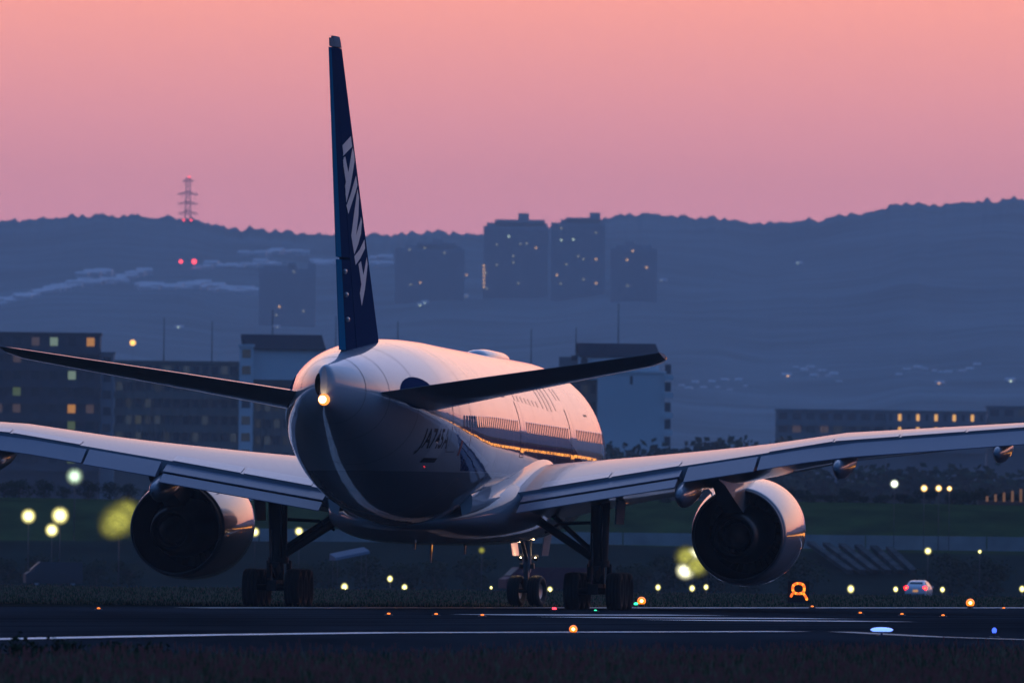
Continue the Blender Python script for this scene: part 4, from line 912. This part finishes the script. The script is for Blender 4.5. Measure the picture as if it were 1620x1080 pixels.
for k, (px, y0, y1) in enumerate(((259, 502, 574), (335, 508, 574), (431, 490, 532), (531, 500, 560), (629, 508, 560), (840, 520, 580), (911, 518, 560), (978, 480, 546))):
    p = at(px, y1, DB + 20); h = at(px, y0, DB + 20).z - p.z
    o = empty('antenna_mast', (p.x, DB + 20, p.z - 1), 0, 'thin rooftop aerial mast against the hills, %s from the left' % ordn[k], 'mast', 'rooftop aerial masts')
    MB().tube((0, 0, 0), (0, 0, h + 1), .10, .06, 6).build('pole', roof_m, o); MB().box((0, 0, .3), (1.6, 1.2, .9)).build('base', roof_m, o)
    if p.z > 20: MB().box((0, 4, -8), (6, 6, 17)).build('lift_house', wall_a, o)
# brown lit terrace at the right edge of the bank
o = empty('terrace', at(1595, 800, 1684), 0, 'low brown terrace with lit upright posts at the right edge', 'terrace'); o.location.z = 5.4; o.scale = (.68, .68, .68)
MB().box((0, 0, .6), (8, 3, 1.2)).build('base', mat('terrace_brick', (.16, .08, .05), .8), o)
for k in range(6): MB().box((-2.8 + k * 1.1, -1.6, 1.4 + .12 * k), (.35, .2, .7 + .25 * k)).build('post', emit('terrace_lit', (.9, .42, .14), .16), o)

# ------------------------------------------------------------------ tower blocks, pylon and houses on the hills
DT = 14300.0
rg = random.Random(9); bvh_h = BVHTree.FromPolygons([Vector(v) for v in hb.v], hb.f)
def hillhit(px, py):
    v = (fw * F + ex * (px - 810) - ey * (py - 540)).normalized(); return bvh_h.ray_cast(CAM, v)[0]
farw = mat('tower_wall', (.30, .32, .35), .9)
def tower(px0, px1, top, bot, steps, ph, lits, label):
    DT = hillhit((px0 + px1) / 2, bot + 6).y
    a, b = at(px0, top, DT), at(px1, top, DT); z0 = at(px0, bot, DT).z - 14; cx = (a.x + b.x) / 2; wd = b.x - a.x; H = a.z - z0
    o = empty('tower_block', (cx, DT, z0), 0, label, 'building', 'tower blocks on the ridge'); m = MB().box((0, 8, H / 2), (wd, 16, H))
    m.build('wall', farw, o)
    for f in range(int(H / 3)): MB().box((0, -.5, H - 3 * f - 2.4), (wd * .96, 1.0, 1.0)).build('balcony', mat('tower_balcony', (.32, .34, .38), .9), o)
    for x0, x1, tp in steps:
        xa, xb = at(x0, tp, DT).x - cx, at(x1, tp, DT).x - cx; hh = at(x0, tp, DT).z - z0
        MB().box(((xa + xb) / 2, 8, (H + hh) / 2), (xb - xa, 12, hh - H + .1)).build('upper_storey', farw, o)
    xa, xb = at(ph[0], ph[2], DT).x - cx, at(ph[1], ph[2], DT).x - cx; hh = at(ph[0], ph[2], DT).z - z0
    MB().box(((xa + xb) / 2, 8, (H + hh) / 2), (xb - xa, 8, hh - H)).build('penthouse', farw, o)
    for px, py, em in lits:
        p = at(px, py, DT); wob = link('window', winmesh(em), o); wob.location = (p.x - cx, -1.1, p.z - z0); wob.scale = (1.0, 1, 1.0)
dm = emit('far_dim', (.9, .85, .6), .5)
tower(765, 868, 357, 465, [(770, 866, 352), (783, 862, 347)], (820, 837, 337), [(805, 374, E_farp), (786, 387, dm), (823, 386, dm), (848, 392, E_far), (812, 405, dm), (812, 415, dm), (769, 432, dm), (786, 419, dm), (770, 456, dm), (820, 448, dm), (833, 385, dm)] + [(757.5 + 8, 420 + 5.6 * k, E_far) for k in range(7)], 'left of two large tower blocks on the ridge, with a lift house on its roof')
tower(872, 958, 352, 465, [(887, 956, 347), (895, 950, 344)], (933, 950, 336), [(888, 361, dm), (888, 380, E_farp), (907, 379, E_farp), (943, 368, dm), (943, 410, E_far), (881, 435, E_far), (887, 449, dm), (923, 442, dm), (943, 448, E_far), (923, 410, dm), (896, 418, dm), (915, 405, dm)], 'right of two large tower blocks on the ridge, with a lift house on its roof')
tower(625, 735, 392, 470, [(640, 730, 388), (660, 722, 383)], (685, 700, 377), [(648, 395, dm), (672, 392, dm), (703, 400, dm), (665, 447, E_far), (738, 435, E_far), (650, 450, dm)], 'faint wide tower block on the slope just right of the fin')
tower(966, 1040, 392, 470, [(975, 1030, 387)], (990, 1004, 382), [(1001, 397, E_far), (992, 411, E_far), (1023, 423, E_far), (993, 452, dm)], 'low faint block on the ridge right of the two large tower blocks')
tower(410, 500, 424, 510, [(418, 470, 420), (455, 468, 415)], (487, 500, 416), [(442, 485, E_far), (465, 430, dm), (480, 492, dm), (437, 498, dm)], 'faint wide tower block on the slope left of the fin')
p = at(297, 349, 14800); pz = p.z
pyl = empty('pylon', (p.x, 14800, pz - 6), 0, 'lattice power pylon with red lamps on the left-hand ridge', 'pylon')
H = at(297, 281, 14800).z - pz + 6; lat = mat('pylon_steel', (.12, .12, .13), .7, metal=.3)
q = MB(); kx = lambda z: 2.3 - 1.0 * z / H
for sx in (-1, 1):
    for sy in (-1, 1): q.tube((sx * 2.6, sy * 2.6, 0), (sx * 1.3, sy * 1.3, H), .38, .30, 6)
n = 9
for k in range(n):
    z0_, z1_ = H * k / n, H * (k + 1) / n; a, b = 2.6 - 1.3 * k / n, 2.6 - 1.3 * (k + 1) / n
    for sy in (-1, 1): q.tube((-a, sy * a, z0_), (b, sy * b, z1_), .17, None, 5); q.tube((a, sy * a, z0_), (-b, sy * b, z1_), .17, None, 5)
q.build('lattice', lat, pyl)
for z_, w2 in ((.95, 4.5), (.69, 8.5), (.50, 8.2), (.31, 8.4)):
    q = MB()
    for sx in (-1, 1):
        q.tube((0, 0, H * z_ + 1.2), (sx * w2, 0, H * z_ - .8), .45, .2, 6); q.tube((0, 0, H * z_ - .8), (sx * w2, 0, H * z_ - .8), .3, .2, 6); q.tube((sx * w2 * .6, 0, H * z_ - .8), (sx * w2 * .6, 0, H * z_ - 3.4), .16, None, 5)
    q.build('crossarm', lat, pyl)
E_pyl = emit('pylon_red', (1, .05, .06), 5)
for x, z_ in ((.8, H + .4), (-3.1, 6.4), (2.6, 6.4)): MB().ball((x, -3, z_), .85).build('warning_lamp', E_pyl, pyl)
hw = mat('house_wall', (.80, .70, .70), .85); hr_ = mat('house_roof_pale', (.84, .74, .74), .6); 
hm1 = MB().box((0, 0, 2.6), (9, 7, 5.2)).mesh('wall'); hm1.materials.append(hw)
hm2 = MB().hexa([(-5, -4, 5.2), (5, -4, 5.2), (5, 4, 5.2), (-5, 4, 5.2), (-4.6, -.2, 7.6), (4.6, -.2, 7.6), (4.6, .2, 7.6), (-4.6, .2, 7.6)]).mesh('roof'); hm2.materials.append(hr_)
def house(px, py, label, group, sc_=1.0, em=None):
    h = hillhit(px, py)
    if h is None: return
    o = empty('house', h - Vector((0, 0, .6)), rg.uniform(-.3, .3), label, 'house', group); o.scale = (sc_ * 1.3, sc_, sc_ * rg.uniform(.6, .9)); link('wall', hm1, o); link('roof', hm2, o)
    if em is not None:
        wob = link('window', winmesh(em), o); wob.location = (rg.uniform(-2, 2), -3.7, 3.0); wob.scale = (2.2, 1, 1.8)
LH = 'pale houses packed along the left-hand hillside'
lines = [((0, 482), (30, 472), 8), ((35, 474), (125, 452), 22), ((130, 440), (175, 434), 10), ((130, 452), (200, 446), 18), ((180, 446), (232, 432), 14), ((225, 458), (330, 456), 26), ((330, 458), (405, 465), 16), ((310, 425), (440, 420), 20), ((385, 404), (495, 402), 12), ((500, 418), (532, 418), 10), ((582, 414), (617, 414), 10), ((582, 421), (617, 421), 8)]
RL = ['at the far left edge', 'in the rising row at the far left', 'in the short upper row left of the pylon foot', 'in the row below the short upper row', 'in the steep short row', 'in the long level row below the red lights', 'at the right end of the long level row', 'in the row right of the red lights', 'in the highest faint row', 'touching the left side of the fin', 'in the upper row just right of the fin', 'in the lower row just right of the fin']
for li, ((x0, y0), (x1, y1), n) in enumerate(lines):
    for k in range(n):
        t_ = (k + rg.uniform(-.3, .3)) / n; house(x0 + (x1 - x0) * t_, y0 + (y1 - y0) * t_ + rg.uniform(-2.2, 2.2), 'tiny pale-roofed hillside house ' + RL[li], LH + ', ' + RL[li], rg.uniform(.45, .9))
for (x0, y0), (x1, y1), n in [((1080, 612), (1190, 606), 10), ((1250, 588), (1340, 596), 9), ((1420, 592), (1560, 582), 10)]:
    for k in range(n):
        t_ = (k + rg.uniform(-.3, .3)) / n; house(x0 + (x1 - x0) * t_, y0 + (y1 - y0) * t_ + rg.uniform(-9, 9), 'tiny pale house low on the right-hand hillside', 'pale houses low on the right-hand hillside', rg.uniform(.22, .4))
hl_ = [(672, 480, E_farp), (682, 470, E_farp), (666, 484, E_farp), (1049, 445, dm), (283, 518, E_farp), (210, 432, E_farp), (1264, 417, E_farp), (1244, 596, E_far), (1487, 607, E_far), (1598, 604, E_farp), (735, 470, dm), (460, 497, E_far), (437, 518, dm)]
for k, (px, py, em) in enumerate(hl_): house(px, py, 'lone hillside house with a lit window, %s from the left' % (ordn[sorted(q[0] for q in hl_).index(px)]), 'lit houses scattered on the hillside', .42, em)
def redlamp(px, py, lb, r2=1.3):
    h = hillhit(px, py); o = empty('warning_light', h, 0, lb, 'warning light', 'red warning lights on the hillside')
    MB().tube((0, 0, -1), (0, 0, 5), .3, .2, 6).build('post', post_m, o); MB().ball((0, 0, 5.5), r2).build('lens', E_pyl, o)
redlamp(286, 426, 'left of two red warning lights on the left-hand hillside'); redlamp(307, 426, 'right of two red warning lights on the left-hand hillside', 1.7)
redlamp(486, 484, 'larger left-hand one of the red warning light pair left of the fin', 1.5); redlamp(491, 483, 'small right-hand one of the red warning light pair left of the fin', 1.1)

# ------------------------------------------------------------------ unseen shed added off to the right for the orange reflection on the fuselage
tx = Vector((AX, AY, 0)) + Vector((math.sin(2 * YAW), math.cos(2 * YAW), 0)) * 200
tr = empty('reflection_shed', (tx.x + 30, tx.y, 0), R(-14), 'added long low shed with glowing panels that make the orange reflection on the fuselage side', 'building')
MB().box((0, 5, 1.9), (92, 10, 3.8)).build('wall', wall_a, tr); MB().box((0, 4.6, 3.95), (94, 12, .3)).build('roof', roof_m, tr)
tw_ = winmesh(emit('reflection_glow', (1, .34, .05), 3.4))
for k in range(30):
    o = link('window', tw_, tr); o.location = (-43 + k * 2.9, -.1, 1.55 + .25 * math.sin(k * 1.7)); o.scale = (1.55, 1, 1.5)

# ------------------------------------------------------------------ parked ground equipment in the dusk beyond the grass
tarp = mat('pale_tarpaulin', (.14, .17, .22), .8, spec=.1)
for k, (px, py, w_m, lb) in enumerate(((553, 880, 2.6, 'pale sloping shelter roof under the left side of the tail'),)):
    p = at(px, py, 1420); o = empty('shelter', (p.x, 1420, -2.08), R(12), lb, 'shelter'); h = p.z + 2.08
    for sx in (-1, 1):
        for sy in (-1, 1): MB().tube((sx * w_m * .42, sy * .9, 0), (sx * w_m * .42, sy * .9, h + .1 * sx), .02, None, 6).build('leg', lamp_body, o)
    MB().hexa([(-w_m / 2, -1.2, h - .3), (w_m / 2, -1.2, h + .25), (w_m / 2, 1.2, h + .25), (-w_m / 2, 1.2, h - .3), (-w_m / 2, -1.1, h - .1), (w_m / 2, -1.1, h + .45), (w_m / 2, 1.1, h + .75), (-w_m / 2, 1.1, h + .2)]).build('roof', tarp, o)
van_m = mat('van_grey', (.045, .05, .06), .6, spec=.2); van_r = mat('van_red', (.10, .012, .03), .6, spec=.2)
for k, (px, mt, rz_, lb) in enumerate(((838, van_r, 20, 'dim red service van behind the nose gear'), (905, van_r, -15, 'dim red service van behind the right-hand main strut'), (85, van_m, 8, 'dark service van parked at the far left'))):
    p = at(px, 900, 1560); o = empty('service_van', (p.x, 1560, -2.08), R(rz_ + 90), lb, 'van', 'service vans parked along the bank')
    MB().loft([[Vector(q) for q in ((-.9, y, .35), (.9, y, .35), (.92, y, 1.1), (tw2, y, zt), (-tw2, y, zt), (-.92, y, 1.1))] for y, tw2, zt in ((-2.3, .84, 2.0), (-2.2, .86, 2.1), (1.2, .86, 2.1), (1.9, .80, 1.35), (2.4, .78, 1.1))], sm=False).build('body', mt, o)
    MB().hexa([(-.8, 1.28, 1.95), (.8, 1.28, 1.95), (.8, 1.9, 1.38), (-.8, 1.9, 1.38), (-.78, 1.35, 1.99), (.78, 1.35, 1.99), (.78, 1.96, 1.42), (-.78, 1.96, 1.42)]).build('windscreen', mat('van_glass', (.02, .022, .03), .5, spec=.2), o)
    for sx in (-1, 1):
        for y in (-1.5, 1.5): w3 = link('wheel', wl, o); w3.scale = (.4, .52, .52); w3.location = (sx * .82, y, .333)
